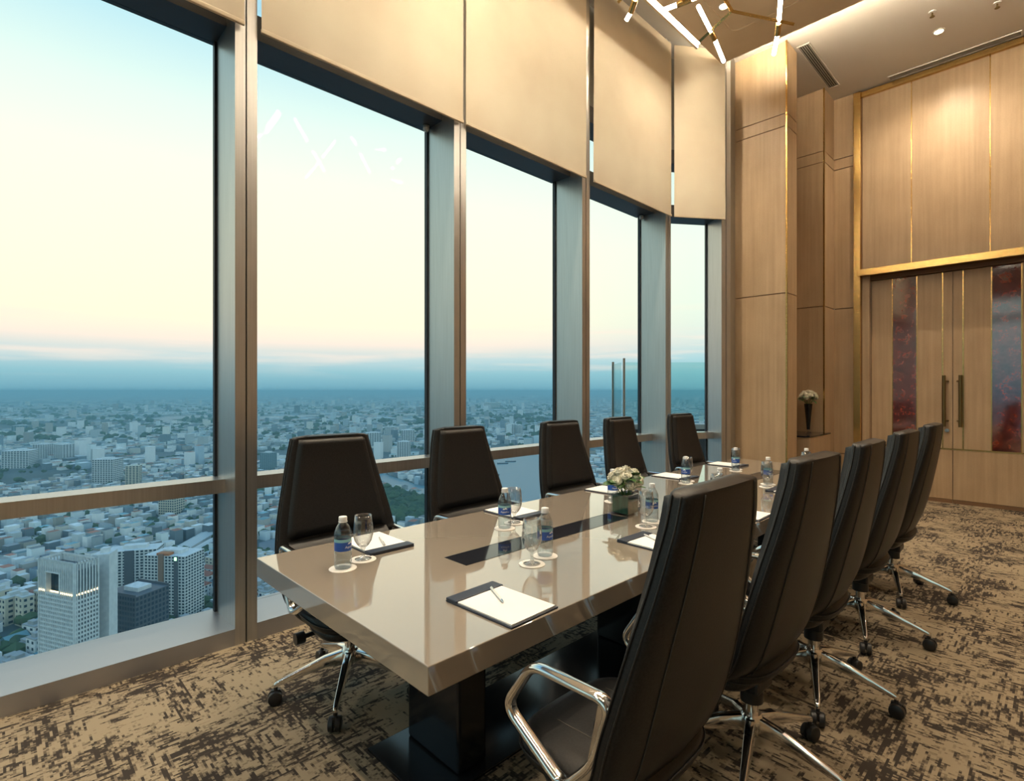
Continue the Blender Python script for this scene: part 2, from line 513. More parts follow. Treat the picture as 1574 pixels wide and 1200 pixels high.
# ------------------------------------------------------------------ pillars and door wall
def wood_pillar(name, x0, x1, y0, y1, label, seams, brass_edge=True):
    p = empty(name); tag(p, label, kind=S)
    bx('core', M['wood_groove'], p, x0 + 0.01, x1 - 0.01, y0 + 0.01, y1, 0, CZ)
    zs = [0.0] + seams + [CZ]
    for a, b_ in zip(zs[:-1], zs[1:]):
        bx('panel', M['wood'], p, x0, x1 - 0.012, y0, y0 + 0.03, a + 0.006, b_ - 0.006)
        bx('panel', M['wood'], p, x1 - 0.03, x1, y0 + 0.012, y1, a + 0.006, b_ - 0.006)
    if brass_edge:
        bx('brass_edge', M['brass'], p, x1 - 0.014, x1 + 0.003, y0 - 0.003, y0 + 0.014, 0, CZ)
    return p
wood_pillar('wall_pillar', -2.90, -2.28, 6.80, 7.14, 'veneered pillar beside the windows with a brass corner strip', [0.55, 2.62, 4.62, 4.77])
wood_pillar('wall_pillar', -2.90, -2.28, 8.25, 8.74, 'veneered pillar behind the flower niche', [0.55, 2.62, 4.62, 4.77])
bx('wall_niche', M['wood'], None, -2.96, -2.90, 6.9, 8.8, 0, CZ, kind=S)
# wall stretch between rear pillar and the brass jamb
wl = empty('wall_back_left'); tag(wl, 'narrow veneered wall panel beside the brass jamb', kind=S)
bx('core', M['wood_groove'], wl, -2.28, -1.94, 8.73, 8.95, 0, CZ)
for a, b_ in zip([0.0, 0.55, 2.62, 4.62, 4.77], [0.55, 2.62, 4.62, 4.77, CZ]):
    bx('panel', M['wood'], wl, -2.28, -2.03, 8.70, 8.73, a + 0.006, b_ - 0.006)
jamb = bx('trim_1', M['brass'], None, -2.03, -1.945, 8.66, 8.80, 0, 5.62, bevel=0.004, kind=S)
jamb['label'] = 'tall brushed brass door jamb'

wb = empty('wall_back'); tag(wb, 'veneered wall above the double doors with thin brass joints', kind=S)
bx('core', M['wood_groove'], wb, -1.945, XR, 8.78, 9.0, 3.10, CZ)
xs = [-1.945, -1.382, -0.601, 0.18, 0.96, 1.74, XR]
for i, (a, b_) in enumerate(zip(xs[:-1], xs[1:])):
    bx('panel', M['wood'], wb, a + 0.006, b_ - 0.006, 8.75, 8.78, 3.13, 5.55)
    if i:
        bx('brass_joint', M['brass'], wb, a - 0.005, a + 0.005, 8.747, 8.78, 3.13, 5.55)
bx('brass_cornice', M['brass'], wb, -1.99, XR, 8.70, 8.78, 5.55, 5.62)
lin = bx('trim_2', M['brass'], None, -1.975, XR, 8.62, 8.80, 3.035, 3.13, bevel=0.006, kind=S)
lin['label'] = 'brushed brass lintel over the double doors'
bx('trim_3', M['wood'], None, -1.945, -1.855, 8.74, 8.99, 0, 3.035, kind=S)['label'] = 'veneered side lining of the door recess'
bx('trim_4', M['wood'], None, -0.08, XR, 8.80, 8.99, 0, 3.035, kind=S)['label'] = 'veneered wall stretch to the hinge side of the doors'
bx('trim_5', M['wood_groove'], None, -1.945, XR, 8.78, 8.99, 2.985, 3.035, kind=S)['label'] = 'dark door head under the brass lintel'

def door_leaf(name, sgn, label):
    c = -0.966
    d = empty(name, (c, 8.84, 0)); tag(d, label, kind=S)
    def r(nm, m, a, b_, y0, y1, z0, z1, **k):
        x0, x1 = sorted((sgn * a, sgn * b_))
        return bx(nm, m, d, x0, x1, y0, y1, z0, z1, **k)
    r('core', M['wood_groove'], 0.002, 0.884, 0.02, 0.06, 0.02, 2.985)
    r('kick_plate', M['wood_groove'], 0.002, 0.884, -0.004, 0.02, 0.0, 0.045)
    r('panel', M['wood'], 0.003, 0.884, 0.0, 0.02, 0.05, 0.685)
    r('panel', M['wood'], 0.003, 0.095, 0.0, 0.02, 0.705, 2.98)
    r('panel', M['wood'], 0.110, 0.366, 0.0, 0.02, 0.705, 2.98)
    r('panel', M['wood'], 0.648, 0.884, 0.0, 0.02, 0.705, 2.98)
    r('brass_strip', M['brass'], 0.003, 0.884, -0.003, 0.02, 0.686, 0.703)
    r('brass_strip', M['brass'], 0.096, 0.108, -0.003, 0.02, 0.705, 2.98)
    r('brass_strip', M['brass'], 0.367, 0.377, -0.003, 0.02, 0.705, 2.98)
    r('brass_strip', M['brass'], 0.637, 0.647, -0.003, 0.02, 0.705, 2.98)
    g = r('glass_panel', M['art'], 0.378, 0.636, 0.004, 0.02, 0.705, 2.98); g['label'] = 'mottled rust red art glass'
    h = MB().tube([(sgn * 0.082, -0.065, 0.985), (sgn * 0.082, -0.065, 1.645)], 0.019, 14).build('handle', M['bronze'], d)
    smooth_by_angle(h); h['label'] = 'long dark bronze pull handle'
    for z in (1.06, 1.57):
        smooth_by_angle(MB().tube([(sgn * 0.082, -0.065, z), (sgn * 0.045, 0.0, z)], 0.010, 10).build('standoff', M['bronze'], h))
    if sgn < 0:
        mb = MB().tube([(-0.055, -0.022, 0.935), (-0.055, 0.0, 0.935)], 0.024, 18)
        lk = mb.build('lock', M['chrome'], d); smooth_by_angle(lk); lk['label'] = 'round steel lock cylinder'
    return d
door_leaf('door_1', -1, 'veneered door leaf with steel lock and tall red glass panel')
door_leaf('door_2', 1, 'veneered door leaf without lock and tall red glass panel')

# ------------------------------------------------------------------ windows, mullions
MUL_Y = [-3.77, -2.185, -0.60, 0.985, 2.555, 4.140, 5.726]
MW = 0.12
def mullion(n, loc, rz, label):
    m_ = empty('trim_%d' % n, loc, rz); tag(m_, label, kind=S)
    bx('profile', M['alu'], m_, 0, 0.056, 0, 0.37, 0, CZ)
    bx('profile', M['alu'], m_, 0.064, MW, 0, 0.37, 0, CZ)
    bx('joint', M['gasket'], m_, 0.056, 0.064, 0.012, 0.36, 0, CZ)
    return m_
def window(n, loc, rz, L, label, sensor=False):
    w = empty('window_%d' % n, loc, rz); tag(w, label, kind=S)
    bx('sill', M['sill'], w, 0, L, 0, 0.40, 0.0, 0.095)
    bx('rail', M['alu'], w, 0, L, 0.18, 0.36, 0.845, 0.925)
    bx('transom', M['transom'], w, 0, L, 0.15, 0.40, 3.59, 3.74)
    bx('transom', M['transom'], w, 0, L, 0.15, 0.40, 4.25, 4.42)
    bx('spandrel', M['spandrel'], w, 0, L, 0.30, 0.40, 4.42, CZ)
    for (z0, z1) in ((0.095, 0.845), (0.925, 3.59), (3.74, 4.25)):
        g = bx('pane', M['pane'], w, 0.012, L - 0.012, 0.362, 0.368, z0, z1)
    for (z0, z1) in ((0.095, 0.845), (0.925, 3.59)):
        bx('gasket', M['gasket'], w, 0, 0.014, 0.34, 0.375, z0, z1)
        bx('gasket', M['gasket'], w, L - 0.014, L, 0.34, 0.375, z0, z1)
    if sensor:
        s_ = MB().lathe([(0.001, 0.0), (0.018, 0.006), (0.026, 0.022), (0.026, 0.05)], 16).build('sensor', M['white_plastic'], w, smooth=True)
        s_.location = (L - 0.05, 0.30, 3.535); s_['label'] = 'small round white sensor under the transom'
    return w
WL = ['window farthest from the pillar, behind the row', 'second out of view window', 'third out of view window',
      'tall window with the white grid tower in its view', 'tall window behind the first two chairs', 'tall window looking over the wide river',
      'tall window beside the glass balustrade', 'narrow angled window next to the veneered pillar']
for i, y in enumerate(MUL_Y):
    mullion(10 + i, (XW, y, 0), PI / 2, 'champagne aluminium window post with a dark centre joint')
    if i < len(MUL_Y) - 1:
        window(i + 1, (XW, y + MW, 0), PI / 2, MUL_Y[i + 1] - y - MW, ['tall window beyond the frame', 'tall window beyond the frame', 'tall window with the white grid tower in its view',
               'tall window behind the first chairs with parkland below', 'tall window looking over the wide river', 'tall window with the balustrade edge in its view'][i], sensor=i in (3, 5))
# glazing of the rear end wall, behind the camera
RX = [XR - i * 1.41 for i in range(5)]
for i, x in enumerate(RX):
    mullion(20 + i, (x, YF, 0), PI, 'champagne aluminium window post in the end wall')
    if i < 4:
        window(20 + i, (x - MW, YF, 0), PI, 1.41 - MW, 'tall window in the end wall')
A5 = math.radians(55)
P5 = Vector((XW, MUL_Y[-1] + MW, 0))
window(7, P5, A5, 0.66, 'narrow angled window next to the veneered pillar')
d5 = Vector((math.cos(A5), math.sin(A5), 0))
e5 = P5 + d5 * 0.66
mullion(17, e5, A5, 'champagne aluminium end post of the angled window')
e6 = e5 + d5 * MW
o = MB().add([(e6.x, e6.y, 0), (-2.90, 6.80, 0), (-3.1, 6.9, 0), (e6.x - 0.25, e6.y + 0.2, 0), (e6.x, e6.y, CZ), (-2.90, 6.80, CZ), (-3.1, 6.9, CZ), (e6.x - 0.25, e6.y + 0.2, CZ)],
         [(0, 3, 2, 1), (4, 5, 6, 7), (0, 1, 5, 4), (1, 2, 6, 5), (2, 3, 7, 6), (3, 0, 4, 7)]).build('trim_18', M['alu'], None, kind=S)
o['label'] = 'aluminium closing strip between angled window and pillar'
bx('wall_left_outer', M['spandrel'], None, XW - 0.40, XW, YF - 0.1, -3.77, 0, CZ, kind=S)

# ------------------------------------------------------------------ roller blinds
BL_LAB = ['cream roller blind over the window with the white grid tower', 'cream roller blind over the window behind the first chairs',
          'cream roller blind over the river window', 'cream roller blind over the window with the balustrade edge', 'narrow cream roller blind on the angled window by the pillar']
def blind(loc, rz, L, label, seed):
    b = empty('roller_blind', loc, rz)
    tag(b, label, 'roller blind', 'roller blinds half lowered along the window wall')
    nx, nz = 10, 14
    z0, z1 = 3.545, CZ - 0.06
    vs_, fs = [], []
    rnd = random.Random(seed)
    ph = rnd.random() * 6
    for j in range(nz + 1):
        t = j / nz
        for i in range(nx + 1):
            s_ = i / nx
            wv = 0.006 * math.sin(s_ * 7 + ph + 2.2 * t) * (1 - t) + 0.004 * math.sin(s_ * 15 + ph * 2 - 4 * t) * (1 - t) ** 2
            vs_.append((s_ * L, wv, z0 + (z1 - z0) * t))
    for j in range(nz):
        for i in range(nx):
            a = j * (nx + 1) + i
            fs.append((a, a + 1, a + nx + 2, a + nx + 1))
    MB().add(vs_, fs).build('cloth', M['blind'], b, smooth=True)
    hb = MB().box(0, L, -0.009, 0.009, z0 - 0.022, z0 + 0.004).build('hem_bar', M['blind'], b, bevel=0.004)
    return b
BX = -3.235
blind((BX, -2.065, 0), PI / 2, 1.50, 'cream roller blind over the window beyond the frame', 9)
blind((BX, -0.48, 0), PI / 2, 1.505, BL_LAB[0], 1)
blind((BX, 1.115, 0), PI / 2, 1.505, BL_LAB[1], 2)
blind((BX, 2.65, 0), PI / 2, 1.51, BL_LAB[2], 3)
blind((BX, 4.285, 0), PI / 2, 1.51, BL_LAB[3], 4)
blind((P5.x + 0.05, P5.y - 0.01, 0), A5, 0.66, BL_LAB[4], 5)

# ------------------------------------------------------------------ ceiling fittings
def grille(loc, lx, ly, label, along_y, n):
    g = empty('air_grille', loc); tag(g, label, 'air grille')
    f = 0.012
    bx('void', M['grille_dark'], g, 0, lx, 0, ly, -0.004, -0.001)
    for a in ((0, lx, 0, f), (0, lx, ly - f, ly), (0, f, f, ly - f), (lx - f, lx, f, ly - f)):
        bx('frame', M['ceil'], g, *a, -0.014, -0.001)
    for i in range(n):
        t = (i + 0.5) / n
        if along_y:
            c = f + (lx - 2 * f) * t
            bx('slat', M['grille'], g, c - 0.0045, c + 0.0045, f, ly - f, -0.012, -0.002)
        else:
            c = f + (ly - 2 * f) * t
            bx('slat', M['grille'], g, f, lx - f, c - 0.0045, c + 0.0045, -0.012, -0.002)
    return g
grille((-2.245, 7.03, CZ), 0.14, 1.27, 'slatted air grille in the ceiling above the flower niche', True, 5)
grille((-1.61, 8.56, CZ), 1.30, 0.13, 'long slatted air grille in the ceiling along the brass cornice', False, 4)

def downlight(loc, label, power, group=None, spot=True, tilt=(0, 0)):
    d = empty('downlight', loc); tag(d, label, 'downlight', group)
    smooth_by_angle(MB().lathe([(0.058, 0.0), (0.058, -0.008), (0.044, -0.010), (0.040, 0.0)], 28, cap0=False, cap1=False).build('rim', M['white_plastic'], d))
    MB().lathe([(0.041, -0.003), (0.041, -0.001)], 24).build('lens', M['spot_face'], d)
    l = bpy.data.lights.new('downlight_lamp', 'SPOT')
    l.energy = power; l.color = WARM; l.spot_size = math.radians(135); l.spot_blend = 1.0; l.shadow_soft_size = 0.04
    lo = bpy.data.objects.new('lamp', l); col.objects.link(lo); lo.parent = d; lo.location = (0, 0, -0.02)
    lo.rotation_euler = (tilt[0], tilt[1], 0)
    return d
downlight((-0.99, 7.91, CZ), 'lit round downlight in the upper ceiling before the doors', SPOT_W * 1.6, tilt=(0.10, 0))
downlight((0.60, 7.91, CZ), 'lit round downlight in the upper ceiling towards the right wall', SPOT_W)
downlight((-2.41, 5.38, TZ), 'lit round downlight in the tan ceiling near the pillar', SPOT_W)
for i, (x, y) in enumerate([(-2.41, 2.4), (-2.41, -0.6), (-0.95, 5.38), (-0.95, 2.4), (-0.95, -0.6), (0.7, 5.38), (0.7, 2.4), (0.7, -0.6)]):
    downlight((x, y, TZ), 'lit round downlight in the tan ceiling over the room', SPOT_W, 'downlights in the tan ceiling')

def sprinkler(loc, label):
    d = empty('sprinkler', loc); tag(d, label, 'sprinkler')
    smooth_by_angle(MB().lathe([(0.036, 0.0), (0.034, -0.008), (0.012, -0.012)], 20).build('rose', M['white_plastic'], d))
    smooth_by_angle(MB().lathe([(0.008, -0.012), (0.008, -0.045), (0.014, -0.047), (0.014, -0.050)], 12).build('nozzle', M['bronze'], d))
    MB().lathe([(0.024, -0.056), (0.024, -0.059)], 16).build('deflector', M['bronze'], d)
    return d
sprinkler((-0.99, 7.45, CZ), 'small ceiling sprinkler beside the downlight before the doors')
p = on_z(1533, 4, CZ)
sprinkler((p.x, p.y, CZ), 'small ceiling sprinkler farther along towards the right wall')

# ------------------------------------------------------------------ chandelier: brass zigzag rods with opal tubes
ch = empty('chandelier', (-1.73, 3.4, TZ)); tag(ch, 'branching brass chandelier with slim glowing glass tubes', 'chandelier')
def cl(p):
    return Vector(p) - Vector((-1.73, 3.4, TZ))
def on_vert(x, y, Z):
    return on_z(x, y, Z)
smooth_by_angle(MB().lathe([(0.09, 0), (0.09, -0.02), (0.02, -0.03)], 24).build('canopy', M['brass'], ch))
def rod(a, b_, r=0.010):
    a, b_ = cl(a), cl(b_)
    d = (b_ - a).normalized()
    u = Vector((0, 0, 1)) if abs(d.z) < 0.9 else Vector((1, 0, 0))
    return MB().tube([a, b_], r * 1.35, 4, up=u).build('rod', M['brass'], ch)
def tubes(a, c, b_, r=0.014):
    # glass tube a--c--b with a brass sleeve around c
    a, c, b_ = cl(a), cl(c), cl(b_)
    d = (b_ - a).normalized()
    L = 0.05
    sl = MB().tube([c - d * L, c + d * L], 0.021, 14).build('sleeve', M['brass'], ch); smooth_by_angle(sl)
    for e, s_ in ((a, -1), (b_, 1)):
        q = c + d * (s_ * L)
        dd = (e - q)
        pts = [q, q + dd * 0.5, q + dd * 0.97, q + dd * 0.99, e]
        t_ = MB().tube(pts, [r, r, r, r * 0.8, r * 0.35], 14).build('glass_tube', M['tube'], ch, smooth=True)
HZ = 4.12
A_, B_, C_ = on_z(1076, 63, HZ), on_z(1125, 17, HZ), on_z(1220, 37, HZ - 0.05)
rod(A_, B_); rod(B_, C_)
top = Vector((-1.73, 3.4, TZ - 0.03))
hub = Vector((-1.73, 3.15, HZ + 0.38))
rod(top, Vector((-1.73, 3.4, HZ + 0.45))); rod(Vector((-1.73, 3.4, HZ + 0.45)), hub)
rod(B_, hub)
tubes(on_z(1072.8, 8.6, HZ + 0.02), on_z(1095.5, 54, HZ), on_z(1112.7, 95, HZ - 0.03))
tubes(on_z(1203, -42, HZ + 0.05), on_z(1196, 44, HZ - 0.05), on_z(1189.4, 84, HZ - 0.10))
D_ = on_z(951, 3, HZ); E_ = on_z(985, -40, HZ)
rod(D_, E_); rod(E_, hub)
tubes(on_z(983, -30, HZ + 0.03), on_z(973.4, 8.6, HZ), on_z(962.6, 31, HZ - 0.03))
G_ = on_z(1035, -30, HZ)
tubes(on_z(1017.7, 16, HZ), on_z(1052, 3, HZ), on_z(1086, -10, HZ))
rod(on_z(1052, 3, HZ), G_); rod(G_, hub)
for (dx, dy, dz, ex, ey, ez) in ((0.45, -0.55, -0.25, 0.75, -0.95, -0.1), (-0.5, -0.6, -0.2, -0.35, -1.15, -0.35), (0.55, 0.1, -0.05, 0.95, -0.2, -0.15), (0.0, -1.0, 0.05, 0.25, -1.5, 0.0)):
    k1 = hub + Vector((dx, dy, dz)); k2 = hub + Vector((ex, ey, ez))
    rod(hub, k1); rod(k1, k2)
    for k_, v in ((k1, Vector((0.1, 0.22, -0.2))), (k2, Vector((0.2, -0.1, -0.2)))):
        tubes(k_ + v, k_, k_ - v)

# ================================================================== conference table
TX_0, TX_1, TY_0, TY_1, TT = -2.345, -1.117, 0.79, 5.505, 0.75
tb = empty('conference_table', (-1.731, 3.147, 0))
tag(tb, 'long taupe lacquered conference table with black inlays and black pedestals', 'table')
ox, oy = 1.731, -3.147
def tbx(nm, m, x0, x1, y0, y1, z0, z1, **k):
    return bx(nm, m, tb, x0 + ox, x1 + ox, y0 + oy, y1 + oy, z0, z1, **k)
tbx('tabletop', M['tabletop'], TX_0, TX_1, TY_0, TY_1, TT - 0.077, TT, bevel=0.0025)
for (a, b_) in ((1.355, 2.50), (3.79, 4.935)):
    i_ = tbx('cable_flap', M['inlay'], -1.797, -1.655, a, b_, TT - 0.005, TT + 0.0015); i_['label'] = 'glossy black inlay strip'
    MB().box(-1.800 + ox, -1.797 + ox, a + oy, b_ + oy, TT - 0.004, TT + 0.002).build('brush_edge', M['black'], i_)
for y in (1.24, 2.54, 3.62, 4.92):
    tbx('pedestal', M['pedestal'], -1.90, -1.56, y, y + 0.14, 0.012, TT - 0.077, bevel=0.012)
pl = tbx('floor_plate', M['pedestal'], -1.945, -1.515, 1.08, 5.21, 0.0, 0.012, bevel=0.003)

# ================================================================== chairs (built facing +x, base centre at origin)
PROF = [(-0.270, 1.222, 0.198), (-0.268, 1.19, 0.205), (-0.260, 1.10, 0.226), (-0.244, 0.98, 0.252), (-0.226, 0.87, 0.278), (-0.209, 0.77, 0.297),
        (-0.190, 0.67, 0.308), (-0.168, 0.58, 0.308), (-0.136, 0.50, 0.298), (-0.088, 0.425, 0.282), (-0.015, 0.370, 0.258), (0.08, 0.345, 0.225)]
def catmull(pts, n):
    P = [np.array(p, float) for p in pts]
    P = [2 * P[0] - P[1]] + P + [2 * P[-1] - P[-2]]
    out = []
    segs = len(P) - 3
    for i in range(n + 1):
        u = i / n * segs
        k = min(int(u), segs - 1)
        t = u - k
        p0, p1, p2, p3 = P[k:k + 4]
        out.append(0.5 * ((2 * p1) + (-p0 + p2) * t + (2 * p0 - 5 * p1 + 4 * p2 - p3) * t * t + (-p0 + 3 * p1 - 3 * p2 + p3) * t ** 3))
    return out
def shell_sections(n):
    cs = catmull(PROF, n)
    out = []
    for i, c in enumerate(cs):
        a, b_ = cs[max(i - 1, 0)], cs[min(i + 1, n)]
        t = Vector((b_[0] - a[0], 0, b_[1] - a[1])).normalized()
        nrm = Vector((t.z, 0, -t.x))                       # points to the back side
        if nrm.x > 0.0 and c[1] > 0.6: nrm = -nrm
        out.append((Vector((c[0], 0, c[1])), nrm, c[2], i / n))
    return out
def back_point(sec, y_rel, depth):
    c, nrm, w, s = sec
    wrap = (0.008 + 0.040 * min(1, max(0, s - 0.15) / 0.5)) * abs(y_rel) ** 2.4 * (1 - 0.6 * max(0, s - 0.6) / 0.4)
    p = c - nrm * (wrap + depth)
    return Vector((p.x, y_rel * w, p.z))
def build_chair():
    root = empty('office_chair')
    secs = shell_sections(44)
    # ---- shell: closed loft, rounded rectangle sections
    T = 0.068
    ring = []
    nseg = 40
    for k in range(nseg):
        a = 2 * PI * k / nseg
        cx_, sx_ = math.cos(a), math.sin(a)
        ring.append((math.copysign(abs(cx_) ** 0.28, cx_), 0.5 - 0.5 * math.copysign(abs(sx_) ** 0.55, sx_)))
    vs_, fs = [], []
    L = len(secs)
    for j, sec in enumerate(secs):
        s = sec[3]
        e = min(s / 0.065, 1.0)
        rnd_ = math.sqrt(max(0.0, 1 - (1 - e) ** 2))
        endw = 1 - 0.36 * (1 - rnd_)
        thin = 0.30 + 0.70 * math.sqrt(max(0.0, 1 - (1 - min(s / 0.03, 1.0)) ** 2))
        thin *= 1.0 - 0.45 * max(0.0, (s - 0.75) / 0.25)
        for (yr, dp) in ring:
            q = back_point((sec[0], sec[1], sec[2] * endw, s), yr, T * (0.5 + (dp - 0.5) * thin))
            vs_.append(q)
    for j in range(L - 1):
        for k in range(nseg):
            l = (k + 1) % nseg
            fs.append((j * nseg + k, j * nseg + l, (j + 1) * nseg + l, (j + 1) * nseg + k))
    fs.append(tuple(range(nseg))); fs.append(tuple((L - 1) * nseg + k for k in range(nseg))[::-1])
    shell = MB().add(vs_, fs).build('back_shell', M['leather'], root, smooth=True)
    smooth_by_angle(shell, 60)
    # ---- front pad with rounded border
    pvs, pfs = [], []
    sel = [s for s in secs if s[3] > 0.05 and s[0].z > 0.712]
    nu = 22
    nP = len(sel)
    for j, sec in enumerate(sel):
        tj = j / (nP - 1)
        ev = min(1, min(tj, 1 - tj) / 0.05)
        for i in range(nu + 1):
            yr = -1 + 2 * i / nu
            eu = min(1, (1 - abs(yr)) / 0.10)
            bulge = math.sqrt(max(0, 1 - (1 - eu) ** 2)) * math.sqrt(max(0, 1 - (1 - ev) ** 2))
            pvs.append(back_point(sec, yr * 0.865, T - 0.006 + 0.030 * bulge))
    for j in range(nP - 1):
        for i in range(nu):
            a = j * (nu + 1) + i
            pfs.append((a, a + 1, a + nu + 2, a + nu + 1))
    pad = MB().add(pvs, pfs).build('back_pad', M['leather'], shell, smooth=True)
    # lower lumbar piece below the fold
    pvs, pfs = [], []
    sel = [s for s in secs if 0.485 < s[0].z <= 0.722]
    nP = len(sel)
    for j, sec in enumerate(sel):
        tj = j / (nP - 1)
        ev = min(1, min(tj, 1 - tj) / 0.12)
        for i in range(nu + 1):
            yr = -1 + 2 * i / nu
            eu = min(1, (1 - abs(yr)) / 0.10)
            bulge = math.sqrt(max(0, 1 - (1 - eu) ** 2)) * math.sqrt(max(0, 1 - (1 - ev) ** 2))
            pvs.append(back_point(sec, yr * 0.84, T - 0.006 + 0.012 * bulge + 0.050 * math.sin(PI * tj) ** 0.7))
    for j in range(nP - 1):
        for i in range(nu):
            a = j * (nu + 1) + i
            pfs.append((a, a + 1, a + nu + 2, a + nu + 1))
    MB().add(pvs, pfs).build('lumbar_pad', M['leather'], shell, smooth=True)
    # seams: piping round the edge, and long seams down the back
    for yr in (-0.70, 0.70):
        MB().tube([back_point(s, yr, -0.0005) for s in secs[2:-6]], 0.0022, 6).build('seam', M['thread'], shell, smooth=True)
    for yr in (-1.0, 1.0):
        MB().tube([back_point((s[0], s[1], s[2] + 0.001, s[3]), yr, T * 0.34) for s in secs[2:-6]], 0.0026, 6).build('piping', M['leather_side'], shell, smooth=True)
        MB().tube([back_point((s[0], s[1], s[2] + 0.001, s[3]), yr, T * 0.68) for s in secs[2:-6]], 0.0026, 6).build('piping', M['leather_side'], shell, smooth=True)
    # ---- seat cushion: superellipse plan, domed
    def cushion(x0, x1, hw, z0, z1, name, m, parent, front=0.6):
        n, rings = 40, [(0.0, 0.86), (0.2, 0.965), (0.5, 1.0), (0.8, 0.965), (0.95, 0.88), (1.0, 0.76), (1.015, 0.4)]
        vs2, fs2 = [], []
        cx_, hx = (x0 + x1) / 2, (x1 - x0) / 2
        for (t, r) in rings:
            for k in range(n):
                a = 2 * PI * k / n
                c_, s_ = math.cos(a), math.sin(a)
                px = math.copysign(abs(c_) ** front, c_) * hx * r
                py = math.copysign(abs(s_) ** front, s_) * hw * r
                vs2.append((cx_ + px, py, z0 + (z1 - z0) * t - 0.012 * max(0, px / hx) ** 3))
        for j in range(len(rings) - 1):
            for k in range(n):
                l = (k + 1) % n
                fs2.append((j * n + k, j * n + l, (j + 1) * n + l, (j + 1) * n + k))
        fs2.append(tuple(range(n))[::-1]); fs2.append(tuple((len(rings) - 1) * n + k for k in range(n)))
        return MB().add(vs2, fs2).build(name, m, parent, smooth=True)
    seat = cushion(-0.13, 0.31, 0.258, 0.395, 0.480, 'seat_cushion', M['leather'], root)
    sm = []
    for k in range(48):
        a = 2 * PI * k / 48
        c_, s_ = math.cos(a), math.sin(a)
        sm.append((0.09 + math.copysign(abs(c_) ** 0.6, c_) * 0.2205, math.copysign(abs(s_) ** 0.6, s_) * 0.2585, 0.440 - 0.012 * max(0, c_) ** 3))
    MB().tube(sm, 0.003, 6, closed=True).build('piping', M['leather_side'], seat, smooth=True)
    for y in (-0.12, 0.12):
        MB().tube([(-0.04, y, 0.4815), (0.08, y, 0.4818), (0.20, y, 0.479)], 0.0018, 6).build('seam', M['thread'], seat)
    cushion(-0.06, 0.24, 0.215, 0.340, 0.400, 'seat_pan', M['leather_side'], root)
    # ---- arm loops
    def round_poly(pts, r, n=6):
        out = []
        m_ = len(pts)
        for i in range(m_):
            p0, p1, p2 = Vector(pts[i - 1]), Vector(pts[i]), Vector(pts[(i + 1) % m_])
            a, b_ = (p0 - p1).normalized(), (p2 - p1).normalized()
            rr = min(r, (p0 - p1).length * 0.45, (p2 - p1).length * 0.45)
            for k in range(n + 1):
                t = k / n
                q = (p1 + a * rr) * (1 - t) ** 2 + p1 * 2 * t * (1 - t) + (p1 + b_ * rr) * t * t
                out.append(q)
        return out
    for sy in (-1, 1):
        y = 0.285 * sy
        loop = round_poly([(-0.110, y, 0.725), (0.145, y, 0.722), (0.245, y, 0.575), (0.035, y, 0.452), (-0.060, y, 0.56)], 0.045)
        arm = MB().tube(loop, 0.013, 12, closed=True, flat=1.5, up=None).build('armrest', M['chrome'], root, smooth=True)
        wl_ = [(-0.045, y, 0.56), (-0.080, y, 0.727), (-0.112, y, 0.715), (-0.072, y, 0.55), (0.0, y, 0.450), (0.035, y, 0.452)]
        pv = [(p[0], y - 0.014, p[2]) for p in wl_] + [(p[0], y + 0.014, p[2]) for p in wl_]
        n_ = len(wl_)
        pf = [tuple(range(n_)), tuple(range(n_, 2 * n_))[::-1]] + [(i, (i + 1) % n_, (i + 1) % n_ + n_, i + n_) for i in range(n_)]
        MB().add(pv, pf).build('arm_plate', M['chrome'], arm, bevel=0.004)
    # ---- mechanism, lift, lever
    MB().box(-0.055, 0.12, -0.07, 0.07, 0.300, 0.350).build('mechanism', M['black'], root, bevel=0.012)
    lv = MB().tube([(0.0, -0.07, 0.325), (0.0, -0.235, 0.318)], 0.011, 10).build('lever', M['black'], root); smooth_by_angle(lv)
    smooth_by_angle(MB().tube([(0, -0.225, 0.318), (0, -0.265, 0.317)], 0.027, 18).build('knob', M['black'], lv))
    gl_ = MB().lathe([(0.042, 0.245), (0.042, 0.305)], 22).build('lift_sleeve', M['black'], root); smooth_by_angle(gl_)
    smooth_by_angle(MB().lathe([(0.025, 0.19), (0.025, 0.25)], 20).build('gas_lift', M['chrome'], root))
    smooth_by_angle(MB().lathe([(0.034, 0.125), (0.044, 0.15), (0.044, 0.185), (0.034, 0.200)], 24).build('base_hub', M['chrome'], root))
    # ---- five star legs, each with its caster
    leg_me = None
    for k in range(5):
        a = 2 * PI * k / 5 + math.radians(36)
        sec_ = [(0.03, 0.022, 0.132, 0.192), (0.12, 0.020, 0.128, 0.176), (0.22, 0.016, 0.108, 0.140), (0.31, 0.013, 0.086, 0.108), (0.335, 0.011, 0.078, 0.098), (0.342, 0.008, 0.078, 0.092)]
        if leg_me is None:
            v2, f2 = [], []
            for (r, hw, z0, z1) in sec_:
                v2 += [(r, -hw, z0), (r, hw, z0), (r, hw * 0.75, z1), (r, -hw * 0.75, z1)]
            for j in range(len(sec_) - 1):
                for i in range(4):
                    l = (i + 1) % 4
                    f2.append((j * 4 + i, j * 4 + l, (j + 1) * 4 + l, (j + 1) * 4 + i))
            f2.append((0, 1, 2, 3)); f2.append(tuple(len(sec_) * 4 - 4 + i for i in (3, 2, 1, 0)))
            lo = MB().add(v2, f2).build('leg', M['chrome'], root, bevel=0.003)
            smooth_by_angle(lo, 50)
            leg_me = lo.data
            cm = MB()
            for sy in (-1, 1):
                cm.tube([(0.335, 0.006 * sy, 0.032), (0.335, 0.010 * sy, 0.032), (0.335, 0.024 * sy, 0.032), (0.335, 0.028 * sy, 0.032)], [0.032, 0.032, 0.030, 0.022], 20)
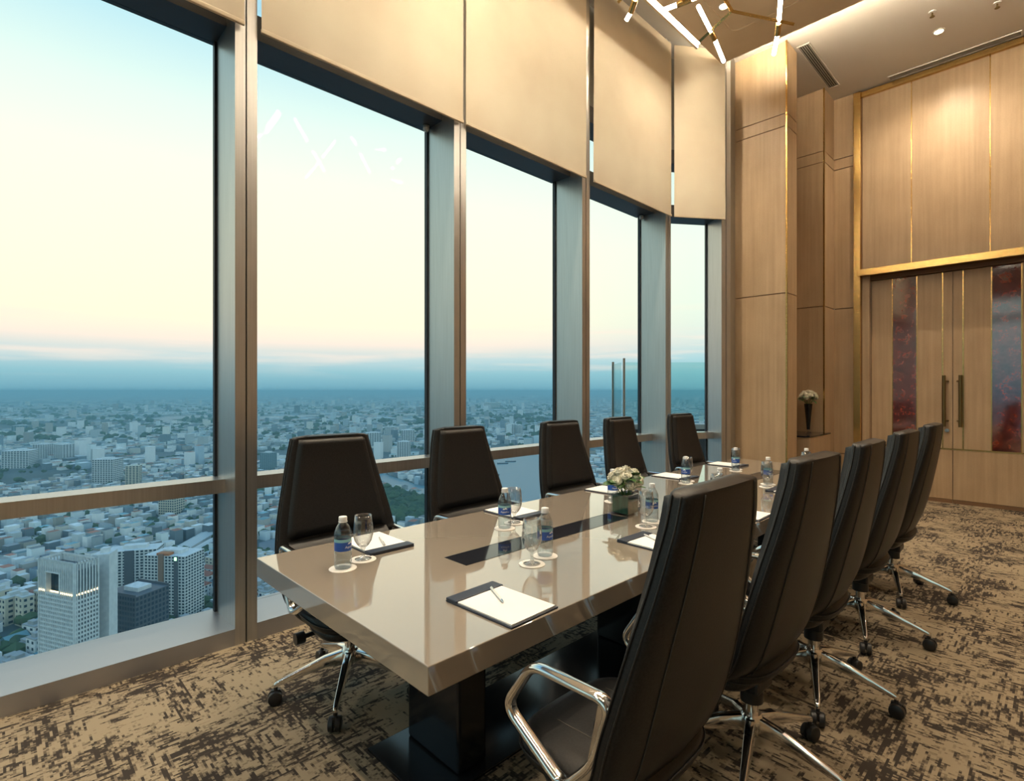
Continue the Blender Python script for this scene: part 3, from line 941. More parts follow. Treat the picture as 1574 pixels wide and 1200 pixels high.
            cm.box(0.312, 0.350, -0.008, 0.008, 0.030, 0.066)
            cm.tube([(0.332, 0, 0.055), (0.332, 0, 0.085)], 0.009, 10)
            co_ = cm.build('caster', M['black'], lo)
            smooth_by_angle(co_, 45)
            cas_me = co_.data
        else:
            lo = link('leg', leg_me, root)
            co_ = link('caster', cas_me, lo)
        lo.rotation_euler = (0, 0, a)
    return root
chair = build_chair()
LEFT = [(-2.42, 1.25, -2), (-2.435, 2.13, 2), (-2.43, 3.09, 0), (-2.43, 3.87, 3), (-2.42, 4.90, -2)]
RIGHT = [(-0.835, 1.315, 180), (-0.84, 2.12, 178), (-0.84, 2.87, 181), (-0.845, 3.76, 179), (-0.845, 4.66, 180)]
seats = []
for i, (x, y, r) in enumerate(LEFT):
    seats.append((x, y, r, '%s black leather high-back office chair from the pillar, on the window side' % ORD[4 - i]))
for i, (x, y, r) in enumerate(RIGHT):
    seats.append((x, y, r, '%s black leather high-back office chair from the double doors, on the aisle side' % ORD[4 - i]))
for i, (x, y, r, lab) in enumerate(seats):
    o = chair if i == 0 else copy_tree(chair)
    o.location = (x, y, 0.0)
    o.rotation_euler = (0, 0, math.radians(r))
    tag(o, lab, 'office chair', 'high-back chairs round the conference table')

# ================================================================== table settings
def text_mesh(txt, size):
    cu = bpy.data.curves.new('lettering', 'FONT')
    cu.body = txt; cu.size = size; cu.align_x = 'CENTER'; cu.align_y = 'CENTER'
    ob = bpy.data.objects.new('lettering', cu); col.objects.link(ob)
    dg = bpy.context.evaluated_depsgraph_get()
    me = bpy.data.meshes.new_from_object(ob.evaluated_get(dg))
    bpy.data.objects.remove(ob)
    bm = bmesh.new(); bm.from_mesh(me)
    for _ in range(2):
        long = [e for e in bm.edges if e.calc_length() > size * 0.25]
        if long:
            bmesh.ops.subdivide_edges(bm, edges=long, cuts=1)
    bmesh.ops.triangulate(bm, faces=bm.faces)
    bm.to_mesh(me); bm.free()
    return me
def wrap(me, R, zc, shear=0.0):
    for v in me.vertices:
        x, y = v.co.x + shear * v.co.y, v.co.y
        a = x / R
        v.co = (R * math.cos(a), R * math.sin(a), zc + y)
    return me
def build_bottle():
    b = empty('water_bottle')
    body = [(0.024, 0.0), (0.030, 0.002), (0.0325, 0.008), (0.0335, 0.02), (0.0325, 0.034), (0.0335, 0.046), (0.0335, 0.068), (0.0325, 0.074), (0.0325, 0.116), (0.0335, 0.122),
            (0.0335, 0.134), (0.031, 0.148), (0.025, 0.163), (0.018, 0.174), (0.0135, 0.180), (0.0135, 0.186)]
    bo = MB().lathe(body, 32, cap1=False).build('body', M['pet'], b, smooth=True)
    wtr = [(max(0.001, r - 0.0012), max(z, 0.0018)) for r, z in body if z < 0.15] + [(0.0285, 0.150)]
    MB().lathe(wtr, 28).build('water', M['water'], b, smooth=True)
    cp = MB().lathe([(0.0155, 0.184), (0.0162, 0.186), (0.0162, 0.199), (0.0150, 0.2015)], 26).build('cap', M['cap'], b)
    smooth_by_angle(cp)
    smooth_by_angle(MB().lathe([(0.0175, 0.1805), (0.0175, 0.1835)], 26).build('neck_ring', M['cap'], cp))
    lb = MB().lathe([(0.0331, 0.072), (0.0331, 0.106)], 36, cap0=False, cap1=False).build('label', M['label_blue'], b, smooth=True)
    lb['label'] = 'blue wrap-round label with white lettering'
    MB().lathe([(0.0331, 0.1061), (0.0331, 0.118)], 36, cap0=False, cap1=False).build('label_band', M['label_teal'], lb, smooth=True)
    for a0 in (0.0, PI):
        me = wrap(text_mesh('Aquafina', 0.0135), 0.03345, 0.087, 0.15)
        me.materials.clear(); me.materials.append(M['white_ink'])
        t_ = link('lettering', me, lb); t_.rotation_euler = (0, 0, a0)
        # white peak emblem above the lettering
        pk = MB()
        pts = [(-0.013, 0.098), (-0.006, 0.106), (-0.002, 0.102), (0.003, 0.111), (0.014, 0.098), (0.004, 0.1005), (-0.003, 0.0985)]
        pk.add([(0.03347 * math.cos(x / 0.0335), 0.03347 * math.sin(x / 0.0335), z) for x, z in pts], [tuple(range(len(pts)))])
        e_ = pk.build('emblem', M['white_ink'], lb); e_.rotation_euler = (0, 0, a0)
    return b
def build_goblet():
    g = empty('water_goblet')
    outer = [(0.033, 0.0), (0.034, 0.002), (0.020, 0.005), (0.007, 0.010), (0.0055, 0.02), (0.006, 0.038), (0.011, 0.048), (0.024, 0.060), (0.035, 0.078), (0.0405, 0.100), (0.041, 0.118), (0.0385, 0.150), (0.0345, 0.182)]
    inner = [(0.0333, 0.182), (0.0373, 0.150), (0.0398, 0.118), (0.0393, 0.100), (0.0338, 0.079), (0.0225, 0.0615), (0.008, 0.051), (0.001, 0.049)]
    MB().lathe(outer + inner, 36, cap1=True).build('glass', M['goblet'], g, smooth=True)
    return g
def build_pad():
    # local: +x points to the reader, binder strip at -x
    n = empty('notepad')
    MB().box(-0.152, 0.152, -0.108, 0.108, 0.0, 0.006).build('backing', M['navy'], n, bevel=0.0015)
    MB().box(-0.098, 0.146, -0.101, 0.101, 0.006, 0.0105).build('paper', M['paper'], n)
    MB().box(-0.152, -0.098, -0.108, 0.108, 0.006, 0.014).build('binder_strip', M['navy'], n, bevel=0.003)
    return n
def build_pen():
    p_ = empty('pen')
    b_ = MB().tube([(-0.07, 0, 0.005), (0.045, 0, 0.005)], 0.0045, 12).build('barrel', M['white_plastic'], p_); smooth_by_angle(b_)
    t_ = MB().tube([(0.045, 0, 0.005), (0.060, 0, 0.005), (0.068, 0, 0.005)], [0.0045, 0.0025, 0.0007], 12).build('tip', M['chrome'], p_); smooth_by_angle(t_)
    MB().box(-0.068, -0.03, -0.001, 0.001, 0.0095, 0.011).build('clip', M['chrome'], p_)
    return p_
def build_coaster():
    c = MB().lathe([(0.052, 0.0), (0.053, 0.0008), (0.053, 0.0022), (0.052, 0.003)], 40).build('coaster', M['coaster'])
    return smooth_by_angle(c)
protos = {}
def place(kind, builder, loc, rz, label, cat, group):
    if kind not in protos:
        protos[kind] = builder(); o = protos[kind]
    else:
        o = copy_tree(protos[kind])
    o.location = loc; o.rotation_euler = (0, 0, rz)
    tag(o, label, cat, group)
    return o
rnd = random.Random(4)
LB = [0.986, 1.862, 2.80, 3.739, 4.623]
RB = [1.673, 2.52, 3.335, 4.141, 5.0]
LP = [1.25, 2.14, 3.08, 3.96, 4.94]
RP = [1.19, 2.17, 3.03, 3.94, 4.80]
look = lambda x, y: math.atan2(-y, -x)      # towards the camera
CT = 0.003
def place_name(i, side):
    return '%s setting from the %s on the %s side' % (ORD[4 - i], 'pillar' if side == 'window' else 'double doors', side)
for side, ys, ps, bxx, gdx, gdy, padx, rz in (('window', LB, LP, -1.968, -0.045, 0.112, -2.178, PI), ('aisle', RB, RP, -1.520, 0.035, -0.117, -1.275, 0.0)):
    for i in range(5):
        pn = place_name(i, side)
        by = ys[i]
        yaw = look(bxx, by) + {('window', 0): 0.95, ('window', 1): 0.05, ('aisle', 0): 0.9}.get((side, i), rnd.uniform(-0.7, 0.7))
        place('coaster', build_coaster, (bxx, by, TT), 0, 'white card coaster under the bottle, ' + pn, 'coaster', 'white coasters on the table')
        place('bottle', build_bottle, (bxx, by, TT + CT), yaw, 'blue-labelled water bottle, ' + pn, 'water bottle', 'water bottles on the table')
        gx, gy = bxx + gdx, by + gdy
        place('coaster', build_coaster, (gx, gy, TT), 0, 'white card coaster under the goblet, ' + pn, 'coaster', 'white coasters on the table')
        place('goblet', build_goblet, (gx, gy, TT + CT), rnd.random() * 6, 'clear stemmed water goblet, ' + pn, 'goblet', 'water goblets on the table')
        place('pad', build_pad, (padx, ps[i], TT), rz + math.radians(rnd.uniform(-3, 3)), 'navy notepad holder with white paper, ' + pn, 'notepad', 'notepads on the table')
        if (side, i) in (('aisle', 0), ('aisle', 1), ('window', 0)):
            dx = 0.0 if side == 'window' else -0.01
            place('pen', build_pen, (padx + dx - (0.03 if side == 'aisle' else -0.02), ps[i] + 0.02, TT + 0.0105), math.radians(-25 if side == 'aisle' else 160),
                  'slim white pen on the notepad, ' + pn, 'pen', 'pens on the notepads')

# ------------------------------------------------------------------ roses
def rose_mesh(r):
    mb = MB()
    mb.lathe([(0.001, -0.75 * r), (0.45 * r, -0.62 * r), (0.72 * r, -0.2 * r), (0.70 * r, 0.25 * r), (0.45 * r, 0.55 * r), (0.05 * r, 0.62 * r)], 12)
    for ring_, (n, rad, tilt, z, sz) in enumerate([(5, 0.62, 0.55, -0.05, 0.62), (5, 0.45, 0.30, 0.18, 0.52), (3, 0.22, 0.12, 0.36, 0.36)]):
        for k in range(n):
            a = 2 * PI * k / n + ring_ * 0.6
            rows = []
            for j in range(4):
                t = j / 3
                hw = sz * r * (0.75 + 0.35 * math.sin(t * PI * 0.8)) * (1 if j < 3 else 0.7)
                out = rad * r + tilt * r * (t ** 1.8) * 0.75
                zz = z * r - 0.45 * r + t * 1.0 * r - (0.10 * r if j == 3 else 0)
                for i in range(4):
                    u = -1 + 2 * i / 3
                    rows.append((out - 0.28 * r * u * u, u * hw, zz - 0.06 * r * abs(u)))
            rows = [(x * math.cos(a) - y * math.sin(a), x * math.sin(a) + y * math.cos(a), zz) for x, y, zz in rows]
            mb.add(rows, [(j * 4 + i, j * 4 + i + 1, j * 4 + i + 5, j * 4 + i + 4) for j in range(3) for i in range(3)])
    return mb.mesh('rose_head', M['petal'], True)
def leaf_mesh(L):
    mb = MB()
    v = []
    for j in range(6):
        t = j / 5
        w = 0.36 * L * math.sin(PI * min(1, t * 0.92 + 0.06)) ** 0.8
        z = -0.25 * L * t * t
        v += [(t * L, -w, z + 0.05 * L), (t * L, 0, z), (t * L, w, z + 0.05 * L)]
    mb.add(v, [(j * 3 + i, j * 3 + i + 1, j * 3 + i + 4, j * 3 + i + 3) for j in range(5) for i in range(2)])
    return mb.mesh('leaf', M['leaf'], True)
def bouquet(name, loc, R, zc, n_rose, rr, n_leaf, label, seed, cat='flowers', squash=0.85, group=None):
    b = empty(name, loc); tag(b, label, cat)
    rm, lm = rose_mesh(rr), leaf_mesh(rr * 1.9)
    rd = random.Random(seed)
    dirs = []
    ga = PI * (3 - math.sqrt(5))
    for i in range(n_rose):
        z = 1 - (i + 0.5) / n_rose * 1.12
        a = ga * i + seed
        q = math.sqrt(max(0, 1 - z * z))
        dirs.append(Vector((q * math.cos(a), q * math.sin(a), z)))
    for d in dirs:
        o = link('rose', rm, b)
        o.location = Vector((d.x * R, d.y * R, zc + d.z * R * squash))
        o.rotation_euler = (Vector((d.x, d.y, d.z + 0.35))).to_track_quat('Z', 'Y').to_euler()
        st = MB().tube([o.location, (d.x * R * 0.45, d.y * R * 0.45, zc - R * 0.75), (0, 0, zc - R * 1.15)], 0.0025, 6).build('stem', M['leaf'], b)
    for i in range(n_leaf):
        a = rd.random() * 2 * PI
        z = rd.uniform(-0.55, 0.75)
        q = math.sqrt(1 - z * z)
        d = Vector((q * math.cos(a), q * math.sin(a), z))
        o = link('leaf', lm, b)
        o.location = d * (R * 0.80); o.location.z = zc + d.z * R * squash * 0.8
        o.rotation_euler = (rd.uniform(-0.5, 0.5), rd.uniform(-0.7, 0.5), a + rd.uniform(-0.5, 0.5))
    return b
VX, VY = -1.725, 2.575
vz = empty('glass_cube_vase', (VX, VY, TT)); tag(vz, 'square clear glass vase lined with a green leaf, on the table inlay', 'vase')
h = 0.058
g = 0.004
mb = MB()
mb.box(-h, h, -h, h, 0, 0.010)
for a in ((-h, h, -h, -h + g), (-h, h, h - g, h), (-h, -h + g, -h + g, h - g), (h - g, h, -h + g, h - g)):
    mb.box(*a, 0.010, 0.118)
mb.build('glass', M['goblet'], vz)
mb = MB()
k = h - 0.007
for a in ((-k, k, -k, -k + 0.002), (-k, k, k - 0.002, k), (-k, -k + 0.002, -k + 0.002, k - 0.002), (k - 0.002, k, -k + 0.002, k - 0.002)):
    mb.box(*a, 0.012, 0.110)
lw = mb.build('leaf_lining', M['leafwrap'], vz); lw['label'] = 'wide green leaf rolled inside the glass'
bouquet('rose_bouquet', (VX, VY, TT + 0.118), 0.078, 0.062, 13, 0.036, 16, 'round bunch of cream white roses in the square glass vase', 2)

# niche pedestal with tall black vase
pd = empty('niche_console', (-2.45, 7.81, 0)); tag(pd, 'veneered console with dark glass top in the niche between the pillars', 'console')
bx('body', M['wood'], pd, -0.25, 0.245, -0.43, 0.43, 0, 0.855)
bx('glass_top', M['inlay'], pd, -0.25, 0.25, -0.44, 0.44, 0.855, 0.872)
pv_ = Vector((-2.42, 8.04, 0.872))
tv = empty('tall_vase', (pv_.x, pv_.y, 0.872)); tag(tv, 'tall tapering black vase on a clear foot, on the niche console', 'vase')
smooth_by_angle(MB().lathe([(0.020, 0.045), (0.026, 0.12), (0.036, 0.24), (0.048, 0.36), (0.052, 0.395), (0.048, 0.395), (0.040, 0.34)], 24).build('body', M['vase_black'], tv))
smooth_by_angle(MB().lathe([(0.034, 0.0), (0.034, 0.008), (0.014, 0.016), (0.012, 0.035), (0.020, 0.046)], 24).build('foot', M['goblet'], tv))
bouquet('rose_bouquet', (pv_.x, pv_.y, 0.872 + 0.395), 0.092, 0.085, 16, 0.042, 16, 'round bunch of cream white roses in the tall black vase', 5)

# ================================================================== outside: terrace edge with glass balustrade
M['concrete'] = link_noise_color(mat('dark_parapet', (0.10, 0.12, 0.14), 0.7), (0.08, 0.10, 0.12), (0.13, 0.15, 0.17), (1, 1, 1), 4.0)
M['steel'] = mat('balustrade_steel', (0.62, 0.62, 0.58), 0.3, 0.9)
M['ledge'] = mat('pale_ledge', (0.55, 0.58, 0.58), 0.6)
zD = 9.0
bp0 = at_depth(958, 600, zD); right = Vector((math.cos(TH), math.sin(TH), 0))
ter = empty('terrace_parapet', (bp0.x, bp0.y, 0), TH); tag(ter, 'dark parapet wall of the terrace outside the angled window', 'parapet')
bx('wall', M['concrete'], ter, 0.0, 3.2, 0.0, 0.30, -1.2, 0.80)
bx('coping', M['ledge'], ter, -0.05, 3.2, -0.06, 0.36, 0.80, 0.88)
dk = empty('terrace_deck', (bp0.x, bp0.y, -1.3), TH); tag(dk, 'dark terrace deck with a pale edge outside the angled window', 'terrace')
bx('slab', M['concrete'], dk, 0.0, 3.2, -2.6, -0.07, 0.0, 0.95)
bx('edge_strip', M['ledge'], dk, -0.04, 3.2, -2.66, -2.6, 0.80, 0.97)
bal = empty('glass_balustrade', (bp0.x, bp0.y, 0.88), TH); tag(bal, 'clear glass balustrade with steel posts on the terrace parapet', 'balustrade')
for i in range(4):
    x0 = 0.06 + i * 0.78
    bx('glass_panel', M['screen_glass'], bal, x0, x0 + 0.73, 0.10, 0.115, 0.05, 1.05)
for i in range(5):
    x0 = 0.035 + i * 0.78
    bx('post', M['steel'], bal, x0 - 0.018, x0 + 0.018, 0.09, 0.13, 0.0, 1.12)
for i in range(1):
    bx('glass_panel', M['screen_glass'], bal, -0.008, 0.008, 0.2 + i * 0.75, 0.9 + i * 0.75, 0.05, 1.05)
    bx('post', M['steel'], bal, -0.02, 0.02, 0.9 + i * 0.75, 0.94 + i * 0.75, 0.0, 1.10)
bl_p = at_depth(1066, 700, 7.9)
bo = empty('bollard_lamp', (bl_p.x, bl_p.y, -0.349)); tag(bo, 'slim white bollard lamp with round head on the terrace', 'lamp')
smooth_by_angle(MB().lathe([(0.045, 0), (0.045, 0.01), (0.030, 0.02), (0.030, 1.02)], 16).build('pole', M['white_plastic'], bo))
hd = MB().lathe([(0.01, 1.02), (0.05, 1.04), (0.07, 1.09), (0.06, 1.14), (0.02, 1.165)], 18).build('head', emissive('lamp_globe', (0.9, 1.0, 1.0), 2.0), bo, smooth=True)

# ================================================================== city far below
GZ = -200.0
S_, C_th = math.sin(TH), math.cos(TH)
M['c_white'] = link_noise_color(mat('pale_render', (0.70, 0.72, 0.72), 0.8), (0.64, 0.66, 0.67), (0.78, 0.79, 0.79), (1, 1, 1), 0.3)
M['c_cream'] = mat('cream_render', (0.66, 0.60, 0.48), 0.8)
M['c_grey'] = mat('slate_cladding', (0.10, 0.115, 0.14), 0.6)
M['c_teal'] = mat('teal_cladding', (0.22, 0.34, 0.38), 0.5)
M['c_brown'] = mat('brown_cladding', (0.28, 0.17, 0.12), 0.7)
M['c_win'] = mat('window_strip_glass', (0.03, 0.055, 0.085), 0.15)
M['c_light'] = emissive('lit_crown_lamps', (1.0, 0.72, 0.32), 5.0)
M['c_green'] = emissive('green_roof_sign', (0.3, 1.0, 0.35), 5.0)
M['c_river'] = mat('river_water', (0.12, 0.25, 0.30), 0.40, 0.0, **{'Specular IOR Level': 0.3})
M['c_grass'] = link_noise_color(mat('park_grass', (0.05, 0.10, 0.04), 0.9), (0.03, 0.07, 0.03), (0.08, 0.13, 0.05), (1, 1, 1), 0.02)
M['c_road'] = mat('road_asphalt', (0.22, 0.23, 0.25), 0.8)
M['c_shed'] = mat('station_shed_roof', (0.52, 0.56, 0.58), 0.6)
M['c_ground'] = link_noise_color(mat('city_ground', (0.10, 0.11, 0.11), 0.9), (0.04, 0.07, 0.065), (0.13, 0.155, 0.165), (1, 1, 1), 0.004, 8.0)

def gpoly(name, pix, m, dz, label, cat):
    pts = [on_z(x, y, GZ) for x, y in pix]
    c = sum(pts, Vector()) / len(pts)
    o = MB().add([(p_.x - c.x, p_.y - c.y, 0) for p_ in pts], [tuple(range(len(pts)))]).build(name, m)
    o.location = (c.x, c.y, GZ + dz)
    tag(o, label, cat)
    return o
ground = MB().add([(-26000, -9000, GZ), (9000, -9000, GZ), (9000, 30000, GZ), (-26000, 30000, GZ)], [(0, 1, 2, 3)]).build('city_ground', M['c_ground'], kind=S)

RIVERS = [
    ([(225, 644), (255, 640), (300, 638), (345, 637.5), (345, 641), (300, 642), (262, 645), (300, 650), (345, 652), (345, 654), (290, 653), (235, 648)], 'pale river bend round a green island in the far left distance', 0),
    ([(286, 676), (310, 670), (345, 666), (345, 682), (318, 684), (296, 681)], 'pale river loop nearer than the green island', 0),
    ([(395, 640), (470, 637), (560, 640), (560, 644), (470, 642), (395, 645)], 'thin straight river reach in the distance behind the first chair', 0),
    ([(552, 722), (590, 728), (640, 745), (680, 748), (720, 735), (742, 702), (800, 690), (850, 690), (850, 760), (800, 790), (740, 775), (690, 768), (630, 760), (585, 748), (552, 734)], 'wide blue river winding behind the chairs', 1),
]
for pix, lab, _ in RIVERS:
    gpoly('river', pix, M['c_river'], 0.8, lab, 'river')
PARKS = [([(560, 752), (600, 756), (645, 770), (690, 778), (690, 800), (640, 812), (590, 806), (565, 790)], 'green park on the river bank behind the chairs'),
         ([(262, 645.5), (300, 642.5), (345, 641.5), (345, 651), (300, 649.5)], 'green river island in the far left distance')]
for pix, lab in PARKS:
    gpoly('park', pix, M['c_grass'], 0.5, lab, 'park')
ROADS = [([(0, 985), (30, 968), (75, 950), (78, 958), (40, 985), (0, 1012)], 'dark broad road by the foot of the white grid tower'),
         ([(265, 862), (330, 820), (345, 815), (345, 824), (300, 850), (275, 868)], 'pale boulevard beside the station sheds'),
         ([(398, 835), (440, 822), (440, 850), (398, 880)], 'broad pale road junction beneath the first chair')]
for pix, lab in ROADS:
    gpoly('road', pix, M['c_road'], 0.6, lab, 'road')

def inside(px, py, poly):
    r = False
    n = len(poly)
    j = n - 1
    for i in range(n):
        xi, yi = poly[i]; xj, yj = poly[j]
        if (yi > py) != (yj > py) and px < (xj - xi) * (py - yi) / (yj - yi) + xi:
            r = not r
        j = i
    return r
def to_px(x, y, z):
    d = -S_ * x + C_th * y
    l = C_th * x + S_ * y
    return 787 + F_PX * l / d, 600 - F_PX * (z - CAM_H) / d, d

# ---- landmark towers
TOWER_FOOT = []
def tower(name, x0, x1, ytop, depth, rot, dd, m, label, nf, nb, cat='tower', zbase=GZ, win=True, winm='c_win', wfrac=(0.62, 0.6)):
    """box tower whose front spans pixels x0..x1 at the given depth (m), top at ytop; rot = yaw relative to facing the camera"""
    pc = at_depth((x0 + x1) / 2, 600, depth)
    w = (x1 - x0) / F_PX * depth
    ztop = CAM_H - (ytop - 600) / F_PX * depth
    o = empty(name, (pc.x, pc.y, zbase), TH + rot)
    tag(o, label, cat)
    h_ = ztop - zbase
    bx('walls', M[m], o, -w / 2, w / 2, 0, dd, 0, h_)
    bx('roof_plant', M['c_white'], o, -w * 0.2, w * 0.25, dd * 0.3, dd * 0.7, h_, h_ + 3)
    if win:
        mb = MB()
        fh = h_ / nf
        for f in range(nf):
            for b_ in range(nb):
                xa = -w / 2 + w * (b_ + 0.5 - wfrac[0] / 2) / nb
                xb = -w / 2 + w * (b_ + 0.5 + wfrac[0] / 2) / nb
                za, zb = fh * (f + 0.5 - wfrac[1] / 2), fh * (f + 0.5 + wfrac[1] / 2)
                mb.add([(xa, -0.15, za), (xb, -0.15, za), (xb, -0.15, zb), (xa, -0.15, zb)], [(0, 1, 2, 3)])
        ns = max(2, int(nb * dd / w))
        for sx in (-1, 1):
            for f in range(nf):
                for b_ in range(ns):
                    ya = dd * (b_ + 0.5 - wfrac[0] / 2) / ns
                    yb = dd * (b_ + 0.5 + wfrac[0] / 2) / ns
                    za, zb = fh * (f + 0.5 - wfrac[1] / 2), fh * (f + 0.5 + wfrac[1] / 2)
                    X_ = sx * (w / 2 + 0.15)
                    mb.add([(X_, ya, za), (X_, yb, za), (X_, yb, zb), (X_, ya, zb)], [(0, 1, 2, 3)])
        mb.build('windows', M[winm], o, kind='stuff')
    TOWER_FOOT.append((pc.x, pc.y, max(w, dd) * 0.9))
    return o, w, h_

# white grid tower with an open crown and a sky window
t1z = 330.0
pn = at_depth(114.6, 600, t1z); pl_ = at_depth(59, 600, 341.8)
vL = (pl_ - pn); W1 = vL.length; ang1 = math.atan2(-vL.y, -vL.x)     # local +x runs from left corner to near corner
t1 = empty('grid_tower', (pl_.x, pl_.y, GZ), ang1)
tag(t1, 'white office tower with a close window grid, open crown and square sky opening', 'tower')
H1 = (CAM_H - 266 / F_PX * t1z) - GZ
D1 = 14.0
ow, oz0, oz1 = (0.20 * W1, 0.58 * W1), H1 - 21.5, H1 - 8.0
mb = MB()
mb.box(0.6, ow[0], 0.6, D1 - 0.6, 0, H1 - 5); mb.box(ow[1], W1 - 0.6, 0.6, D1 - 0.6, 0, H1 - 5)
mb.box(ow[0], ow[1], 0.6, D1 - 0.6, 0, oz0); mb.box(ow[0], ow[1], 0.6, D1 - 0.6, oz1, H1 - 5)
mb.build('glass_core', M['c_win'], t1)
bx('sky_opening', M['c_win'], t1, ow[0], ow[1], 5.0, 5.3, oz0, oz1)
mb = MB()
nfin, nfl = 20, 27
for i in range(nfin + 1):
    x = W1 * i / nfin
    if ow[0] + 0.2 < x < ow[1] - 0.2:
        mb.box(x - 0.38, x + 0.38, 0, 0.8, 0, oz0); mb.box(x - 0.38, x + 0.38, 0, 0.8, oz1, H1)
    else:
        mb.box(x - 0.38, x + 0.38, 0, 0.8, 0, H1)
    mb.box(x - 0.38, x + 0.38, D1 - 0.8, D1, H1 - 9, H1)
for i in range(9):
    y = D1 * i / 8
    mb.box(W1 - 0.8, W1, y - 0.38, y + 0.38, 0, H1)
    mb.box(0, 0.8, y - 0.38, y + 0.38, 0, H1)
for j in range(nfl):
    z = (H1 - 24) * j / (nfl - 1)
    mb.box(0, W1, 0.05, 0.7, z - 0.55, z + 0.55); mb.box(W1 - 0.7, W1 - 0.05, 0, D1, z - 0.55, z + 0.55)
for z in (H1 - 0.6,):
    mb.box(0, W1, 0, 0.9, z - 0.6, z + 0.6); mb.box(0, W1, D1 - 0.9, D1, z - 0.6, z + 0.6)
    mb.box(W1 - 0.9, W1, 0, D1, z - 0.6, z + 0.6); mb.box(0, 0.9, 0, D1, z - 0.6, z + 0.6)
for (a, b_, c_, d_) in ((ow[0] - 0.5, ow[0] + 0.3, oz0, oz1), (ow[1] - 0.3, ow[1] + 0.5, oz0, oz1), (ow[0], ow[1], oz0 - 0.5, oz0 + 0.4), (ow[0], ow[1], oz1 - 0.4, oz1 + 0.5)):
    mb.box(a, b_, -0.1, 3.0, c_, d_)
mb.build('facade_grid', M['c_white'], t1, kind='stuff')
mb = MB()
for i in range(nfin):
    x = W1 * (i + 0.5) / nfin
    if not (ow[0] < x < ow[1]):
        mb.box(x - 0.22, x + 0.22, -0.15, 0.25, oz0 + 1.0, oz0 + 2.0)
for i in range(8):
    y = D1 * (i + 0.5) / 8
    mb.box(W1 - 0.25, W1 + 0.15, y - 0.22, y + 0.22, oz0 + 1.0, oz0 + 2.0)
mb.box(ow[0] + 1, ow[1] - 1, 2.0, 2.3, oz0 + 0.5, oz0 + 1.0)
mb.build('crown_lamps', M['c_light'], t1, kind='stuff')
TOWER_FOOT.append((pn.x, pn.y, 40))
# plain white service slab joined to its back
so, _, _ = tower('service_slab', 144, 166, 852, 352, 0.25, 12, 'c_white', 'plain white windowless slab behind the white grid tower', 20, 3, win=False)
to, w_, h_ = tower('slate_block', 150, 217, 914, 385, -0.32, 26, 'c_grey', 'dark slate office block beside the white grid tower', 15, 12, winm='c_win')
mbp = MB(); mbp.box(-w_ / 2, w_ / 2, 0, 0.6, h_, h_ + 1.5); mbp.box(-w_ / 2, w_ / 2, 25.4, 26, h_, h_ + 1.5); mbp.build('roof_parapet', M['c_grey'], to)
ta, w_, h_ = tower('apartment_tower', 166, 236, 846, 480, 0.30, 20, 'c_white', 'white and slate apartment tower with green roof sign behind the dark block', 22, 12)
bx('dark_bay', M['c_grey'], ta, -w_ * 0.12, w_ * 0.06, -1.0, 0.5, 0, h_)
bx('sign', M['c_green'], ta, -w_ * 0.45, -w_ * 0.40, -0.8, 0, h_ - 3.5, h_ - 0.8)
tb2, w_, h_ = tower('apartment_tower', 219, 287, 854, 462, -0.12, 24, 'c_white', 'white apartment tower with brown centre bay and green sign', 22, 12)
bx('brown_bay', M['c_brown'], tb2, -w_ * 0.14, -w_ * 0.02, -1.2, 0.5, 0, h_ + 1.5)
bx('dark_bay', M['c_grey'], tb2, w_ * 0.24, w_ * 0.33, -0.8, 0.5, 0, h_)
bx('sign', M['c_green'], tb2, w_ * 0.26, w_ * 0.31, -1.1, -0.3, h_ - 3.5, h_ - 0.8)
bx('orange_parapet', mat('orange_roof_edge', (0.5, 0.17, 0.06), 0.7), tb2, -w_ * 0.2, w_ * 0.1, 0, 6, h_, h_ + 2.0)

MID = [(194, 212, 716, 752, 'c_cream', 'slim cream tower standing alone above the low houses', 14, 4), (142, 173, 706, 747, 'c_white', 'ribbed pale tower to the left of the slim cream tower', 14, 8),
       (50, 69, 683, 709, 'c_white', 'left one of two distant pale twin towers', 12, 5), (79, 100, 683, 710, 'c_white', 'right one of two distant pale twin towers', 12, 5),
       (6, 40, 693, 720, 'c_white', 'broad pale block left of the twin towers', 10, 9), (242, 269, 757, 795, 'c_cream', 'pale striped block just under the first window rail', 10, 7),
       (397, 416, 696, 728, 'c_teal', 'slim teal tower right beside the window post', 14, 5), (564, 586, 665, 684, 'c_white', 'broad white block in the view between the first two chairs', 9, 6),
       (610, 628, 679, 706, 'c_white', 'tall white tower in the view between the first two chairs', 13, 5), (590, 601, 656, 670, 'c_white', 'small distant tower above the broad white block', 9, 4),
       (617, 637, 661, 681, 'c_white', 'distant wide tower behind the tall white tower', 9, 6), (780, 789.5, 652, 671, 'c_white', 'left one of two slim distant towers beyond the river', 11, 3),
       (791.5, 801, 653, 671, 'c_white', 'right one of two slim distant towers beyond the river', 11, 3), (730, 744, 652, 668, 'c_teal', 'grey teal tower beyond the river', 9, 4),
       (740, 770, 619, 626, 'c_cream', 'long low pale building near the horizon', 3, 10), (20, 40, 654, 666, 'c_teal', 'far teal block near the left horizon', 6, 6)]
for (x0, x1, yt, yb, m_, lab, nf, nb) in MID:
    dpt = (CAM_H - GZ) * F_PX / (yb - 600)
    tower('city_tower', x0, x1, yt, dpt, random.Random(x0).uniform(-0.5, 0.5), (x1 - x0) / F_PX * dpt * 0.8, m_, lab, nf, nb)
